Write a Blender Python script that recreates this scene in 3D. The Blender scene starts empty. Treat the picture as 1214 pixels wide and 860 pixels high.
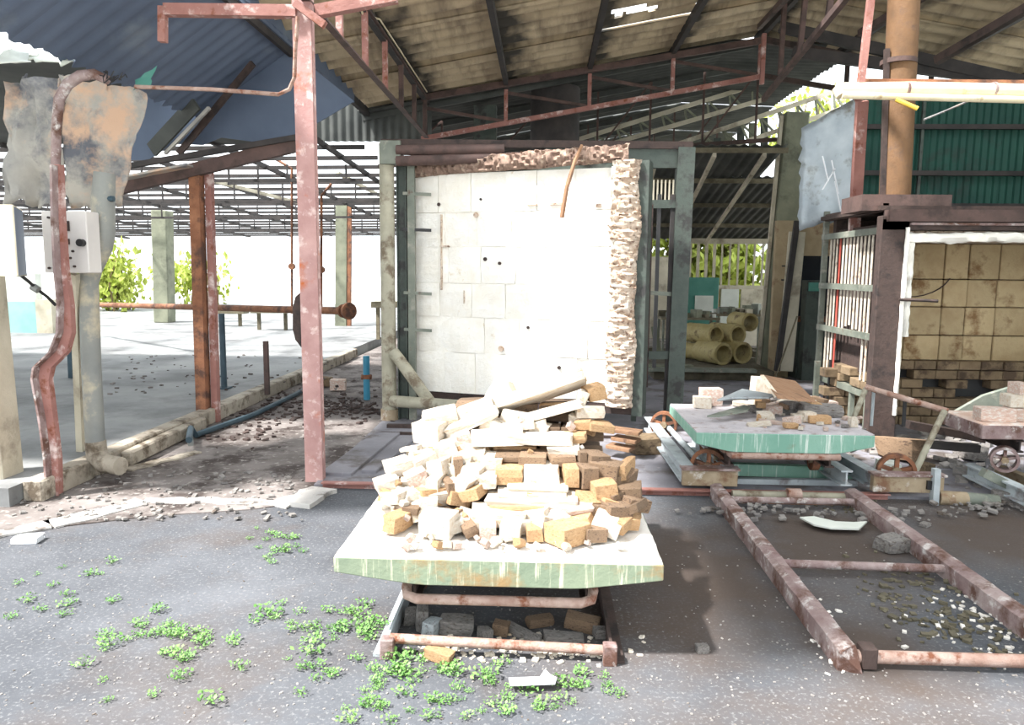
import bpy, bmesh, math, random
from mathutils import Vector, Matrix, Euler, noise
rnd = random.Random(7)
S = bpy.context.scene
COL = S.collection
R = math.radians
PI = math.pi
V = Vector

# ------------------------------------------------------------------ camera
FPX, CAMH = 880.0, 1.55
YAW, PITCH, ROLL = R(2.34), R(7.06), R(0.5)
fw = V((-math.sin(YAW)*math.cos(PITCH), math.cos(YAW)*math.cos(PITCH), -math.sin(PITCH)))
r0 = V((math.cos(YAW), math.sin(YAW), 0)); u0 = r0.cross(fw)
rt = (math.cos(ROLL)*r0 + math.sin(ROLL)*u0).normalized(); up = rt.cross(fw)
CP = V((0, 0, CAMH))
cam = bpy.data.cameras.new('camera'); cam.sensor_width = 36; cam.lens = FPX/1214*36
cam.clip_end = 500
co = bpy.data.objects.new('camera', cam); COL.objects.link(co)
mw = Matrix((rt, up, -fw)).transposed().to_4x4(); mw.translation = CP
co.matrix_world = mw; S.camera = co

def ray(px, py): return fw + rt*((px-607)/FPX) - up*((py-430)/FPX)
def G(px, py, z=0.0):
    d = ray(px, py); return CP + d*((z-CAMH)/d.z)
def PY(px, py, Y):
    d = ray(px, py); return CP + d*(Y/d.y)
def PX(px, py, X):
    d = ray(px, py); return CP + d*(X/d.x)

# ------------------------------------------------------------------ world, sun, exposure
w = bpy.data.worlds.new('sky'); S.world = w; w.use_nodes = True
bg = w.node_tree.nodes['Background']; bg.inputs[0].default_value = (0.90, 0.96, 1.0, 1); bg.inputs[1].default_value = 1.25
sun = bpy.data.lights.new('sun', 'SUN'); sun.energy = 5.4; sun.angle = R(4.0); sun.color = (1, 0.98, 0.95)
so = bpy.data.objects.new('sun', sun); COL.objects.link(so)
sd = V((-0.50, -0.25, 0.83)).normalized()
so.rotation_euler = sd.to_track_quat('Z', 'Y').to_euler(); so.location = sd*20
S.view_settings.view_transform = 'Standard'; S.view_settings.look = 'None'
S.view_settings.gamma = 1; S.view_settings.use_curve_mapping = False
S.view_settings.exposure = 1.22

# ------------------------------------------------------------------ materials
def lin(c):
    return tuple(((v/255)/12.92 if v/255 <= .04045 else ((v/255+.055)/1.055)**2.4) for v in c) + (1,)
def M(name, c1, c2=None, scale=6, rough=.85, metal=0, bump=.15, c3=None, s3=3, t3=.58, vary=0.0, stretch=(1, 1, 1), soft=.06, world=False, c4=None, s4=40, t4=.62, st3=None):
    m = bpy.data.materials.new(name); m.use_nodes = True
    nt = m.node_tree; N = nt.nodes; L = nt.links; b = N['Principled BSDF']
    b.inputs['Roughness'].default_value = rough; b.inputs['Metallic'].default_value = metal
    geo = N.new('ShaderNodeNewGeometry'); tc = N.new('ShaderNodeTexCoord'); 
    src = geo.outputs['Position'] if world else tc.outputs['Object']
    oi = N.new('ShaderNodeObjectInfo')
    def mapped(st):
        mp = N.new('ShaderNodeMapping'); mp.inputs['Scale'].default_value = st
        L.new(src, mp.inputs['Vector'])
        if not world:
            cx = N.new('ShaderNodeMath'); cx.operation = 'MULTIPLY'; cx.inputs[1].default_value = 37
            L.new(oi.outputs['Random'], cx.inputs[0]); L.new(cx.outputs[0], mp.inputs['Location'])
        return mp.outputs[0]
    def noi(vec, sc, det=6, r=.6):
        n = N.new('ShaderNodeTexNoise'); n.inputs['Scale'].default_value = sc; n.inputs['Detail'].default_value = det
        n.inputs['Roughness'].default_value = r; L.new(vec, n.inputs['Vector']); return n.outputs['Fac']
    v0 = mapped(stretch)
    n1 = noi(v0, scale)
    def ramp(fac, a, bb, p0, p1):
        r = N.new('ShaderNodeValToRGB'); L.new(fac, r.inputs[0])
        r.color_ramp.elements[0].position = p0; r.color_ramp.elements[1].position = p1
        r.color_ramp.elements[0].color = a; r.color_ramp.elements[1].color = bb; return r.outputs[0]
    col = ramp(n1, lin(c1), lin(c2 or c1), .35, .68)
    def over(col, c, sc, t, st):
        f = ramp(noi(mapped(st), sc, 8, .65), (0, 0, 0, 1), (1, 1, 1, 1), t-soft, t+soft)
        mx = N.new('ShaderNodeMixRGB'); L.new(f, mx.inputs[0]); L.new(col, mx.inputs[1]); mx.inputs[2].default_value = lin(c); return mx.outputs[0]
    if c3: col = over(col, c3, s3, t3, st3 or stretch)
    if c4: col = over(col, c4, s4, t4, (1, 1, 1))
    if vary:
        hs = N.new('ShaderNodeHueSaturation'); mr = N.new('ShaderNodeMapRange')
        mr.inputs['To Min'].default_value = 1-vary; mr.inputs['To Max'].default_value = 1+vary
        L.new(oi.outputs['Random'], mr.inputs['Value']); L.new(mr.outputs[0], hs.inputs['Value']); L.new(col, hs.inputs['Color']); col = hs.outputs[0]
    L.new(col, b.inputs['Base Color'])
    if bump:
        bp = N.new('ShaderNodeBump'); bp.inputs['Strength'].default_value = min(1, bump*2.2); bp.inputs['Distance'].default_value = .01
        L.new(noi(v0, scale*5, 8, .7), bp.inputs['Height']); L.new(bp.outputs[0], b.inputs['Normal'])
    return m
mt = {}
mt['asphalt'] = M('asphalt', (68, 70, 75), (96, 98, 103), 1.1, .95, bump=.6, c3=(82, 68, 58), s3=.45, t3=.56, world=True, soft=.1, c4=(134, 134, 134), s4=60, t4=.64)
mt['brickcore'] = M('shaded_core_firebrick', (96, 78, 64), (128, 106, 86), 8, .95, bump=.7, vary=.2)  # core bricks coloured darker to paint the shade of the heap's gaps
mt['dirt'] = M('brown_dirt_film', (74, 60, 50), (98, 80, 68), 1.6, .95, bump=.5, world=True, c4=(124, 112, 100), s4=40, t4=.66)
mt['dust'] = M('dusty_concrete', (96, 88, 84), (140, 132, 128), 1.4, .95, bump=.5, c3=(62, 52, 48), s3=2.2, t3=.54, world=True, c4=(160, 154, 148), s4=16, t4=.62)
mt['pad'] = M('grey_screed', (108, 106, 112), (140, 138, 144), 1.2, .8, bump=.25, c3=(84, 76, 72), s3=2.0, t3=.56, world=True, c4=(165, 160, 158), s4=22, t4=.68)
mt['slab'] = M('pale_slab', (118, 120, 120), (148, 148, 146), .8, .7, bump=.25, c3=(92, 92, 92), s3=.9, t3=.56, world=True, soft=.09, c4=(84, 80, 78), s4=9, t4=.7)
mt['yard'] = M('sunlit_yard', (196, 196, 188), (214, 214, 206), .5, .95, bump=.1, world=True)
mt['kerb'] = M('kerb_concrete', (150, 140, 126), (186, 176, 160), 3, .9, bump=.4, c3=(96, 84, 70), s3=5, t3=.56, world=True)
mt['kerb_white'] = M('chalky_concrete', (176, 172, 168), (206, 202, 196), 3, .9, bump=.4, c3=(100, 92, 86), s3=4, t3=.58, world=True)
mt['redpaint'] = M('flaking_red_oxide', (142, 96, 88), (164, 116, 106), 5, .7, bump=.3, c3=(216, 196, 190), s3=6, t3=.6, c4=(120, 62, 30), s4=9, t4=.62)
mt['redpost'] = M('faded_pink_oxide', (164, 124, 120), (188, 150, 144), 4, .75, bump=.3, c3=(214, 190, 184), s3=9, t3=.6, c4=(176, 92, 46), s4=3, t4=.62)
mt['rust'] = M('rust', (122, 78, 54), (156, 106, 76), 6, .85, bump=.4, c3=(84, 58, 48), s3=5, t3=.55)
mt['rustdark'] = M('dark_rust', (58, 46, 42), (84, 66, 60), 5, .8, bump=.3, c3=(44, 36, 34), s3=5, t3=.55)
mt['truss'] = M('brown_oxide_steel', (74, 58, 54), (98, 76, 70), 5, .8, bump=.2, c3=(66, 52, 48), s3=4, t3=.55)
mt['purlin'] = M('dark_purlin', (44, 42, 42), (66, 60, 58), 4, .85, bump=.1)
mt['cream'] = M('cream_paint', (214, 200, 168), (232, 220, 190), 4, .6, bump=.1, c3=(176, 150, 112), s3=8, t3=.64)
mt['greysteel'] = M('olive_grey_paint', (96, 102, 92), (124, 128, 116), 5, .6, bump=.2, c3=(146, 144, 132), s3=6, t3=.6, c4=(84, 62, 48), s4=10, t4=.66)
mt['darkgreen'] = M('dark_green_steel', (56, 66, 60), (78, 86, 78), 5, .6, bump=.2, c3=(44, 44, 42), s3=5, t3=.56)
mt['pipe'] = M('grimy_cream_pipe', (150, 146, 128), (178, 172, 152), 5, .7, bump=.3, c3=(112, 98, 80), s3=6, t3=.57)
mt['pvc'] = M('grey_pvc', (122, 124, 122), (146, 146, 138), 3, .55, bump=.1, c3=(186, 174, 150), s3=3, t3=.6)
mt['roofsheet'] = M('aged_fibre_cement', (176, 158, 130), (204, 186, 156), 2.2, .9, bump=.25, c3=(130, 116, 98), s3=1.6, t3=.6, world=True, soft=.12, st3=(3, .6, 1))
mt['darkroof'] = M('sooty_roof_sheet', (62, 64, 62), (86, 88, 84), 2, .9, bump=.15, world=True)
mt['blueroof'] = M('blue_grey_shade_sheet', (82, 94, 114), (98, 110, 130), 1.2, .75, bump=.1, c3=(112, 122, 134), s3=1.4, t3=.66, world=True)  # blue-grey carries the lean-to's shade and lens flare in its colour
mt['cement'] = M('stained_cement_sheet', (150, 148, 144), (184, 178, 168), 3, .9, bump=.4, c3=(98, 100, 108), s3=2.0, t3=.56, c4=(206, 172, 146), s4=2.6, t4=.56)
mt['fibre'] = M('white_ceramic_fibre', (240, 234, 222), (248, 245, 238), 4, .95, bump=.6, c3=(206, 178, 130), s3=6, t3=.7, vary=.03)
mt['fibredirty'] = M('scorched_fibre', (186, 160, 138), (222, 208, 192), 9, .95, bump=1.0, c3=(120, 92, 76), s3=26, t3=.58, vary=.04)
mt['kilnblock'] = M('tan_kiln_block', (172, 148, 112), (200, 180, 142), 3, .95, bump=.5, c3=(128, 98, 66), s3=3, t3=.58, vary=.1)
mt['ochrebrick'] = M('ochre_brick', (112, 94, 72), (140, 120, 94), 5, .95, bump=.5, c3=(82, 66, 52), s3=6, t3=.57, vary=.16)
mt['brickwhite'] = M('dusty_firebrick', (216, 202, 182), (232, 224, 212), 6, .95, bump=.8, c3=(206, 180, 148), s3=5, t3=.6, vary=.05, c4=(120, 98, 84), s4=34, t4=.66)
mt['bricktan'] = M('tan_firebrick', (198, 156, 112), (216, 180, 138), 10, .95, bump=.7, c3=(166, 122, 84), s3=9, t3=.6, vary=.08)
mt['brickbrown'] = M('sooty_firebrick', (132, 108, 86), (166, 138, 110), 8, .95, bump=.7, c3=(96, 76, 64), s3=8, t3=.58, vary=.15)
mt['brickpink'] = M('pinkish_firebrick', (206, 170, 150), (222, 200, 188), 9, .95, bump=.7, c3=(226, 218, 210), s3=8, t3=.55, vary=.1)
mt['concretegrey'] = M('grey_rubble', (120, 116, 114), (158, 152, 146), 7, .95, bump=.7, c3=(90, 78, 68), s3=6, t3=.6, vary=.15)
mt['cartop'] = M('chalky_refractory_top', (214, 208, 200), (236, 230, 222), 3, .95, bump=.4, c3=(186, 170, 150), s3=9, t3=.64, c4=(120, 104, 90), s4=42, t4=.69)
mt['greenpaint'] = M('green_paint_with_drips', (112, 126, 106), (134, 144, 120), 3, .7, bump=.25, c3=(206, 204, 178), s3=7, t3=.6, st3=(6, 6, .35), c4=(146, 120, 82), s4=4, t4=.58)
mt['tealpaint'] = M('teal_paint_with_drips', (112, 156, 138), (134, 172, 154), 3, .7, bump=.25, c3=(206, 216, 206), s3=7, t3=.61, st3=(6, 6, .35), c4=(120, 124, 100), s4=5, t4=.66)
mt['palebeam'] = M('pale_blue_grey_paint', (150, 158, 162), (182, 188, 190), 4, .7, bump=.3, c3=(118, 112, 112), s3=6, t3=.6, c4=(140, 100, 70), s4=8, t4=.7)
mt['rail'] = M('mauve_rusty_rail', (128, 104, 102), (170, 154, 150), 6, .75, bump=.5, c3=(96, 66, 54), s3=5, t3=.54, c4=(206, 200, 196), s4=12, t4=.62)
mt['railpipe'] = M('pitted_pink_pipe', (150, 118, 104), (186, 162, 150), 10, .8, bump=.5, c3=(122, 72, 48), s3=12, t3=.58)
mt['ochresteel'] = M('ochre_rusted_plate', (140, 122, 96), (168, 152, 128), 5, .8, bump=.4, c3=(116, 84, 62), s3=6, t3=.57, c4=(206, 200, 192), s4=9, t4=.64)
mt['greenwall'] = M('dark_green_corrugated', (20, 62, 54), (30, 78, 66), 2, .75, bump=.1, world=True, c3=(36, 48, 44), s3=1.6, t3=.6)
mt['silver'] = M('dented_zinc', (150, 160, 168), (184, 192, 196), 2, .45, metal=.3, bump=.15, c3=(112, 110, 100), s3=2.5, t3=.6)
mt['boxcream'] = M('cream_enamel', (226, 216, 190), (238, 230, 208), 2, .5, bump=0)
mt['boxblue'] = M('blue_grey_enamel', (62, 78, 104), (84, 98, 122), 2, .5, bump=0)
mt['boxgrey'] = M('pale_panel_enamel', (200, 194, 190), (216, 210, 204), 3, .5, bump=0)
mt['black'] = M('black_plastic', (28, 28, 30), (40, 38, 38), 4, .5, bump=0)
mt['concol'] = M('grey_green_column', (112, 115, 98), (138, 140, 120), 3, .9, bump=.3, c3=(98, 100, 86), s3=2, t3=.58)
mt['concol2'] = M('beige_column', (176, 168, 148), (204, 196, 176), 3, .9, bump=.3, c3=(140, 130, 114), s3=2, t3=.6)
mt['bluepipe'] = M('blue_pvc', (50, 130, 160), (66, 148, 176), 3, .5, bump=0)
mt['hose'] = M('dark_blue_hose', (44, 62, 72), (66, 86, 96), 4, .6, bump=0)
mt['tube'] = M('yellow_glazed_clay', (158, 142, 92), (184, 170, 122), 5, .7, bump=.3, c3=(110, 92, 60), s3=5, t3=.58)
mt['whiteboard'] = M('pale_board', (196, 200, 190), (214, 216, 208), 3, .7, bump=.1)
mt['teal'] = M('teal_enamel', (60, 120, 108), (80, 138, 124), 3, .6, bump=.05)
mt['junk'] = M('dusty_brown_junk', (84, 78, 62), (124, 116, 96), 6, .9, bump=.4, vary=.3)
mt['wood'] = M('weathered_board', (140, 104, 78), (172, 136, 106), 4, .9, bump=.4, stretch=(1, 6, 1), c3=(104, 76, 60), s3=4, t3=.58)
mt['leaf'] = M('weed_green', (82, 128, 60), (124, 164, 88), 9, .6, bump=0, vary=.2)
mt['bamboo'] = M('bamboo_green', (150, 168, 52), (198, 206, 110), 2, .6, bump=0, world=True)
mt['stem'] = M('stem_brown', (90, 80, 50), (120, 104, 66), 5, .8, bump=0)
mt['paper'] = M('white_paper', (226, 228, 232), (238, 240, 242), 4, .8, bump=.1)
mt['fibrebrown'] = M('scorched_brown_fibre', (128, 104, 92), (160, 136, 120), 12, .95, bump=1.0, c3=(192, 174, 154), s3=14, t3=.62)
mt['doorway'] = M('doorway_shade', (20, 28, 38), (30, 38, 50), 3, .9, bump=0)
mt['plaster'] = M('beige_plaster', (150, 132, 104), (176, 158, 128), 3, .9, bump=.2, c3=(124, 96, 72), s3=3, t3=.6)
mt['slat'] = M('white_slat', (206, 194, 176), (226, 216, 200), 8, .8, bump=.2, c3=(140, 110, 90), s3=10, t3=.6)
mt['redslat'] = M('red_slat', (168, 70, 58), (188, 92, 76), 8, .8, bump=.2)
mt['fluebrown'] = M('brown_orange_flue', (98, 72, 48), (126, 92, 60), 4, .8, bump=.3, c3=(92, 72, 58), s3=4, t3=.58)
mt['greytop'] = M('dusty_shaded_top', (168, 162, 166), (192, 186, 188), 4, .95, bump=.5, c3=(140, 126, 120), s3=7, t3=.6, c4=(110, 98, 94), s4=36, t4=.68)  # darker copy of the chalky top, teal deck's shade put into the colour
mt['paleteal'] = M('pale_teal_wall', (130, 172, 168), (148, 184, 178), 2, .8, bump=0)
mt['yellow'] = M('yellow_paint', (222, 178, 60), (232, 192, 84), 5, .6, bump=0)

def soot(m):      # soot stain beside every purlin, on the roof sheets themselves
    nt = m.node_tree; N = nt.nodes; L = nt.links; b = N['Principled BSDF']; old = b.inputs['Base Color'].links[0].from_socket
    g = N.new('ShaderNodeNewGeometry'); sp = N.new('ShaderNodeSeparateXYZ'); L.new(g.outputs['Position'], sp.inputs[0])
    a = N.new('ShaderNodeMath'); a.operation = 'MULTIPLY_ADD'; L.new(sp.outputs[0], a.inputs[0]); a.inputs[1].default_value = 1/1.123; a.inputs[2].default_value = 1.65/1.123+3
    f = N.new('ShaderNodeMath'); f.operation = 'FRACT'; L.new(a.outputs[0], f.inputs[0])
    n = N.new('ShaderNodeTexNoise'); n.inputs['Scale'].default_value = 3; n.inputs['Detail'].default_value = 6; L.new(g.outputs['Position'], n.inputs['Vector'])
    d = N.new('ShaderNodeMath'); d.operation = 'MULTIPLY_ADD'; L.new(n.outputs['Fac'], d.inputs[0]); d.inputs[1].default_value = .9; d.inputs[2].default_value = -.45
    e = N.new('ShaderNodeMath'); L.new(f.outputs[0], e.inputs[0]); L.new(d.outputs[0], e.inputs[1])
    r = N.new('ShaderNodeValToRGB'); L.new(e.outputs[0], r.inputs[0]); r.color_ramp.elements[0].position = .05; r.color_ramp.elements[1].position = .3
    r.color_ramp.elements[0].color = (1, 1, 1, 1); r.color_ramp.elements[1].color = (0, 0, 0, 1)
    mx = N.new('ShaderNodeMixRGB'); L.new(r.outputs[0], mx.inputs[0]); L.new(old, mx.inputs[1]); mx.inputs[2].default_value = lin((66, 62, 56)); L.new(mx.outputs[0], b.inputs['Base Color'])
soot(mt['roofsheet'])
def paint_shade(m, blobs, c):      # soft brown blobs painting the shade right of the trolley into the asphalt colour
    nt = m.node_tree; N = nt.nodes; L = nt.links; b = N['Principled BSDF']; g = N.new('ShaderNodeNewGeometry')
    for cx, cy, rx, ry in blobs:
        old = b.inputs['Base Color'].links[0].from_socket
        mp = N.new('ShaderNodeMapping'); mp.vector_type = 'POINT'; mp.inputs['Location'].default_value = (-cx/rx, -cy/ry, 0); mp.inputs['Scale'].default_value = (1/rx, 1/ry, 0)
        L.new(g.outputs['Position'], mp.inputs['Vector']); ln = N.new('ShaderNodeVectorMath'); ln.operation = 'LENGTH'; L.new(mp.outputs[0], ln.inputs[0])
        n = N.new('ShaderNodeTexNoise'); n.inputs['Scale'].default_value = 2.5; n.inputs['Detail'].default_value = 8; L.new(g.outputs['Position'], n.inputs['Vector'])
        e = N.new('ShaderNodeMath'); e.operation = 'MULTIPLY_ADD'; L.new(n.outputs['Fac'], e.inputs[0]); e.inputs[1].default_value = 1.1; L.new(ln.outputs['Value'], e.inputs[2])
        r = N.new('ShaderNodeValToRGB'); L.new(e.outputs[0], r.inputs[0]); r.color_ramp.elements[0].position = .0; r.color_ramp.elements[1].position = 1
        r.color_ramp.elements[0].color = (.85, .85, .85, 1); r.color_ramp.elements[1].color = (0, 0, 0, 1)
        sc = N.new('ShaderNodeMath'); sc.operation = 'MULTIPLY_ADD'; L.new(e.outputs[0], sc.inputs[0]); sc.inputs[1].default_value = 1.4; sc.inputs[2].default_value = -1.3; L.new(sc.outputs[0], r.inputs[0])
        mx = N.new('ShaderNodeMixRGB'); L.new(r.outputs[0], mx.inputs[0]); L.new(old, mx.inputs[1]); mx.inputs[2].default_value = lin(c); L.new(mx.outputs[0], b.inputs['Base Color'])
paint_shade(mt['asphalt'], [(.82, 3.75, .55, 1.0), (1.65, 4.2, .6, .8), (1.4, 3.0, .35, .4), (2.9, 4.3, 1.0, .8)], (72, 58, 48))
# ------------------------------------------------------------------ mesh helpers
class MB:
    def __init__(s): s.v = []; s.f = []; s.sm = False
    def add(s, vs, fs):
        k = len(s.v); s.v += [V(x) for x in vs]; s.f += [tuple(i+k for i in f) for f in fs]; return s
    def box(s, c, size, rot=None):
        hx, hy, hz = size[0]/2, size[1]/2, size[2]/2
        m = Euler(rot).to_matrix() if rot is not None and not isinstance(rot, Matrix) else (rot or Matrix.Identity(3))
        vs = [V(c)+m @ V((x*hx, y*hy, z*hz)) for x in (-1, 1) for y in (-1, 1) for z in (-1, 1)]
        return s.add(vs, [(0, 1, 3, 2), (4, 6, 7, 5), (0, 4, 5, 1), (2, 3, 7, 6), (0, 2, 6, 4), (1, 5, 7, 3)])
    def b2(s, a, b):   # box between two corners
        a = V(a); b = V(b); return s.box((a+b)/2, (abs(b.x-a.x), abs(b.y-a.y), abs(b.z-a.z)))
    def sweep(s, prof, p0, p1, upv=(0, 0, 1), closed=True):
        p0 = V(p0); p1 = V(p1); d = (p1-p0).normalized(); u = V(upv)
        if abs(d.dot(u)) > .98: u = V((0, 1, 0))
        x = d.cross(u).normalized(); y = x.cross(d)
        n = len(prof); vs = [p+x*a+y*b for p in (p0, p1) for a, b in prof]
        fs = [(i, (i+1) % n, n+(i+1) % n, n+i) for i in range(n)] + [tuple(range(n))[::-1], tuple(range(n, 2*n))]
        return s.add(vs, fs)
    def bar(s, p0, p1, w, h, upv=(0, 0, 1)):
        return s.sweep([(-w/2, -h/2), (w/2, -h/2), (w/2, h/2), (-w/2, h/2)], p0, p1, upv)
    def angle(s, p0, p1, w, h, t=.008, upv=(0, 0, 1), fx=1):
        return s.sweep([(0, 0), (fx*w, 0), (fx*w, t), (fx*t, t), (fx*t, h), (0, h)], p0, p1, upv)
    def chan(s, p0, p1, w, h, t=.01, upv=(0, 0, 1), fx=1):   # C channel, web vertical
        return s.sweep([(0, -h/2), (fx*w, -h/2), (fx*w, -h/2+t), (fx*t, -h/2+t), (fx*t, h/2-t), (fx*w, h/2-t), (fx*w, h/2), (0, h/2)], p0, p1, upv)
    def ibeam(s, p0, p1, w, h, t=.012, upv=(0, 0, 1)):
        a, b = w/2, h/2
        return s.sweep([(-a, -b), (a, -b), (a, -b+t), (t/2, -b+t), (t/2, b-t), (a, b-t), (a, b), (-a, b), (-a, b-t), (-t/2, b-t), (-t/2, -b+t), (-a, -b+t)], p0, p1, upv)
    def tube(s, pts, r, n=10, cap=True):
        pts = [V(p) for p in pts]; m = len(pts); rs = r if isinstance(r, (list, tuple)) else [r]*m
        s.sm = True; ref = None; k = len(s.v)
        for i, p in enumerate(pts):
            d = (pts[min(i+1, m-1)]-pts[max(i-1, 0)]).normalized()
            if ref is None:
                ref = V((0, 0, 1)) if abs(d.z) < .9 else V((0, 1, 0))
            x = d.cross(ref).normalized(); y = x.cross(d); ref = y
            for j in range(n):
                a = 2*PI*j/n; s.v.append(p+x*math.cos(a)*rs[i]+y*math.sin(a)*rs[i])
        for i in range(m-1):
            for j in range(n):
                s.f.append((k+i*n+j, k+i*n+(j+1) % n, k+(i+1)*n+(j+1) % n, k+(i+1)*n+j))
        if cap:
            s.f.append(tuple(k+j for j in range(n))[::-1]); s.f.append(tuple(k+(m-1)*n+j for j in range(n)))
        return s
    def hollow(s, p0, p1, r, ri, n=20):
        p0 = V(p0); p1 = V(p1); d = (p1-p0).normalized(); ref = V((0, 0, 1)) if abs(d.z) < .9 else V((0, 1, 0))
        x = d.cross(ref).normalized(); y = x.cross(d); k = len(s.v); s.sm = True
        for p, rr in ((p0, r), (p1, r), (p1, ri), (p0, ri)):
            for j in range(n):
                a = 2*PI*j/n; s.v.append(p+(x*math.cos(a)+y*math.sin(a))*rr)
        for q in range(4):
            for j in range(n):
                s.f.append((k+q*n+j, k+q*n+(j+1) % n, k+((q+1) % 4)*n+(j+1) % n, k+((q+1) % 4)*n+j))
        return s
    def poly(s, pts, ext):   # extruded polygon
        pts = [V(p) for p in pts]; e = V(ext); n = len(pts)
        vs = pts+[p+e for p in pts]
        return s.add(vs, [tuple(range(n))[::-1], tuple(range(n, 2*n))]+[(i, (i+1) % n, n+(i+1) % n, n+i) for i in range(n)])
    def corr(s, o, u, v, nw, amp, th=.006, per=6, jag=0, nv=1):   # corrugated sheet: waves repeat along u, ridges run along v
        o = V(o); u = V(u); v = V(v); nn = u.cross(v).normalized(); m = nw*per; k = len(s.v)
        rows = nv+1
        for side in (0, 1):
            for r_ in range(rows):
                for i in range(m+1):
                    t = i/m; vv = r_/nv
                    j = jag*noise.noise(V((i*.35, r_*7, 3.1))) if (r_ == rows-1 and jag) else 0
                    s.v.append(o+u*t+v*(vv+j)+nn*(amp*math.cos(2*PI*t*nw)+side*th))
        a = rows*(m+1)
        for r_ in range(nv):
            for i in range(m):
                q = k+r_*(m+1)+i
                s.f.append((q, q+1, q+m+2, q+m+1)); s.f.append((q+a, q+a+m+1, q+a+m+2, q+a+1))
        for i in range(m):
            q = k+i; s.f.append((q, q+a, q+a+1, q+1)); q = k+nv*(m+1)+i; s.f.append((q, q+1, q+a+1, q+a))
        s.sm = True
        return s
    def build(s, name, mat, parent=None, loc=None, bevel=0, smooth=None, base=None):
        vs = s.v
        if parent is not None: off = V(parent['_l'])
        elif loc is not None: off = V(loc)
        else:
            xs = [v.x for v in vs]; ys = [v.y for v in vs]; zs = [v.z for v in vs]
            off = V(((min(xs)+max(xs))/2, (min(ys)+max(ys))/2, min(zs)))
        me = bpy.data.meshes.new(name); me.from_pydata([tuple(v-off) for v in vs], [], s.f)
        bm = bmesh.new(); bm.from_mesh(me); bmesh.ops.recalc_face_normals(bm, faces=bm.faces)
        if bevel:
            es = [e for e in bm.edges if len(e.link_faces) == 2 and e.calc_face_angle(0) > .6]
            bmesh.ops.bevel(bm, geom=es, offset=bevel, segments=1, affect='EDGES')
        bm.to_mesh(me); bm.free()
        me.materials.append(mt[mat])
        if (s.sm if smooth is None else smooth):
            for p in me.polygons: p.use_smooth = True
            try: me.set_sharp_from_angle(angle=R(45))
            except Exception: pass
        o = bpy.data.objects.new(name, me); COL.objects.link(o)
        if parent is not None: o.parent = parent; o['_l'] = tuple(off)
        else: o.location = off; o['_l'] = tuple(off)
        return o
def tag(o, label, cat, group=None):
    o['label'] = label; o['category'] = cat
    if group: o['group'] = group
    return o
def thing(name, label, cat, loc=(0, 0, 0), group=None):
    o = bpy.data.objects.new(name, None); COL.objects.link(o); o.location = loc; o['_l'] = tuple(loc); o.empty_display_size = .1
    return tag(o, label, cat, group)
def struct(o): o['kind'] = 'structure'; return o
def sroot(name, loc=(0, 0, 0)):
    o = bpy.data.objects.new(name, None); COL.objects.link(o); o.location = loc; o['_l'] = tuple(loc); o['kind'] = 'structure'; return o

#@@GROUND
# ------------------------------------------------------------------ the ground
EDGE = 5.10      # front edge of the kiln pad
fl = sroot('floor')
def sheet(x0, x1, y0, y1, z, th=.05, hole=None):
    return MB().b2((x0, y0, z-th), (x1, y1, z))
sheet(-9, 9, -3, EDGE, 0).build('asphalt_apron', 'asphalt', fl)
MB().poly([V((-3.3, EDGE, -.05)), V((-1.62, EDGE, -.05)), V((-1.62, 13, -.05)), V((-3.3, 13, -.05))], (0, 0, .055)).build('dusty_strip', 'dust', fl)
sheet(-1.62, 9, EDGE, 13, .02).build('kiln_pad', 'pad', fl)
sheet(-3.3, 9, 13, 30, .0).build('rear_floor', 'dust', fl)
sheet(-24, -3.42, EDGE-.6, 30, .13, .2).build('raised_slab', 'slab', fl)
MB().b2((-3.42, 4.62, 0), (-3.28, 13, .15)).build('slab_kerb', 'kerb', fl, bevel=.012)
MB().b2((-120, -60, -.14), (120, 160, -.08)).build('open_yard', 'yard', fl)
# dusty verge in front of the slab and the chalky threshold strip
pts = [G(x, y, .004) for x, y in ((-60, 640), (60, 626), (180, 612), (300, 604), (345, 598), (385, 578), (385, 566), (300, 566), (150, 566), (-60, 590))]
MB().poly([V((p.x, p.y, 0)) for p in pts], (0, 0, .006)).build('dusty_verge', 'dust', fl)
def strip(name, pix, wd, z, mat, th=.02):
    c = [G(x, y, z) for x, y in pix]; m = MB()
    for a, b in zip(c, c[1:]):
        d = (b-a).normalized(); q = V((-d.y, d.x, 0)); n = max(4, int((b-a).length/.05)); L_ = []; R_ = []
        for i in range(n+1):
            p = a.lerp(b, i/n); e = noise.noise(p*6)*wd*.5; e2 = noise.noise(p*7+V((5, 5, 5)))*wd*.5
            L_.append(p+q*(wd/2+e)); R_.append(p-q*(wd/2+e2))
        for i in range(n):
            c_ = [L_[i], L_[i+1], R_[i+1], R_[i]]; m.poly([V((v.x, v.y, z)) for v in c_], (0, 0, -th))
    return m.build(name, mat, fl)
strip('threshold_strip', [(382, 578), (345, 596)], .20, .03, 'kerb_white', .03)
strip('chalk_band', [(345, 598), (240, 592), (170, 594)], .11, .014, 'kerb_white', .012)
strip('chalk_band', [(170, 594), (60, 622), (-60, 642)], .17, .014, 'kerb_white', .012)
strip('chalk_band', [(95, 560), (150, 556), (235, 535)], .10, .022, 'kerb', .014)
# lengths of kerb stone lying along the slab by the downpipe
for a, b in (((30, 583), (78, 565)), ((150, 552), (215, 520)), ((215, 520), (240, 508))):
    p, q = G(*a, .02), G(*b, .02)
    MB().bar(p+V((0, 0, .05)), q+V((0, 0, .05)), .09, .12).build('kerb_stone', 'kerb', fl, bevel=.015)
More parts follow.
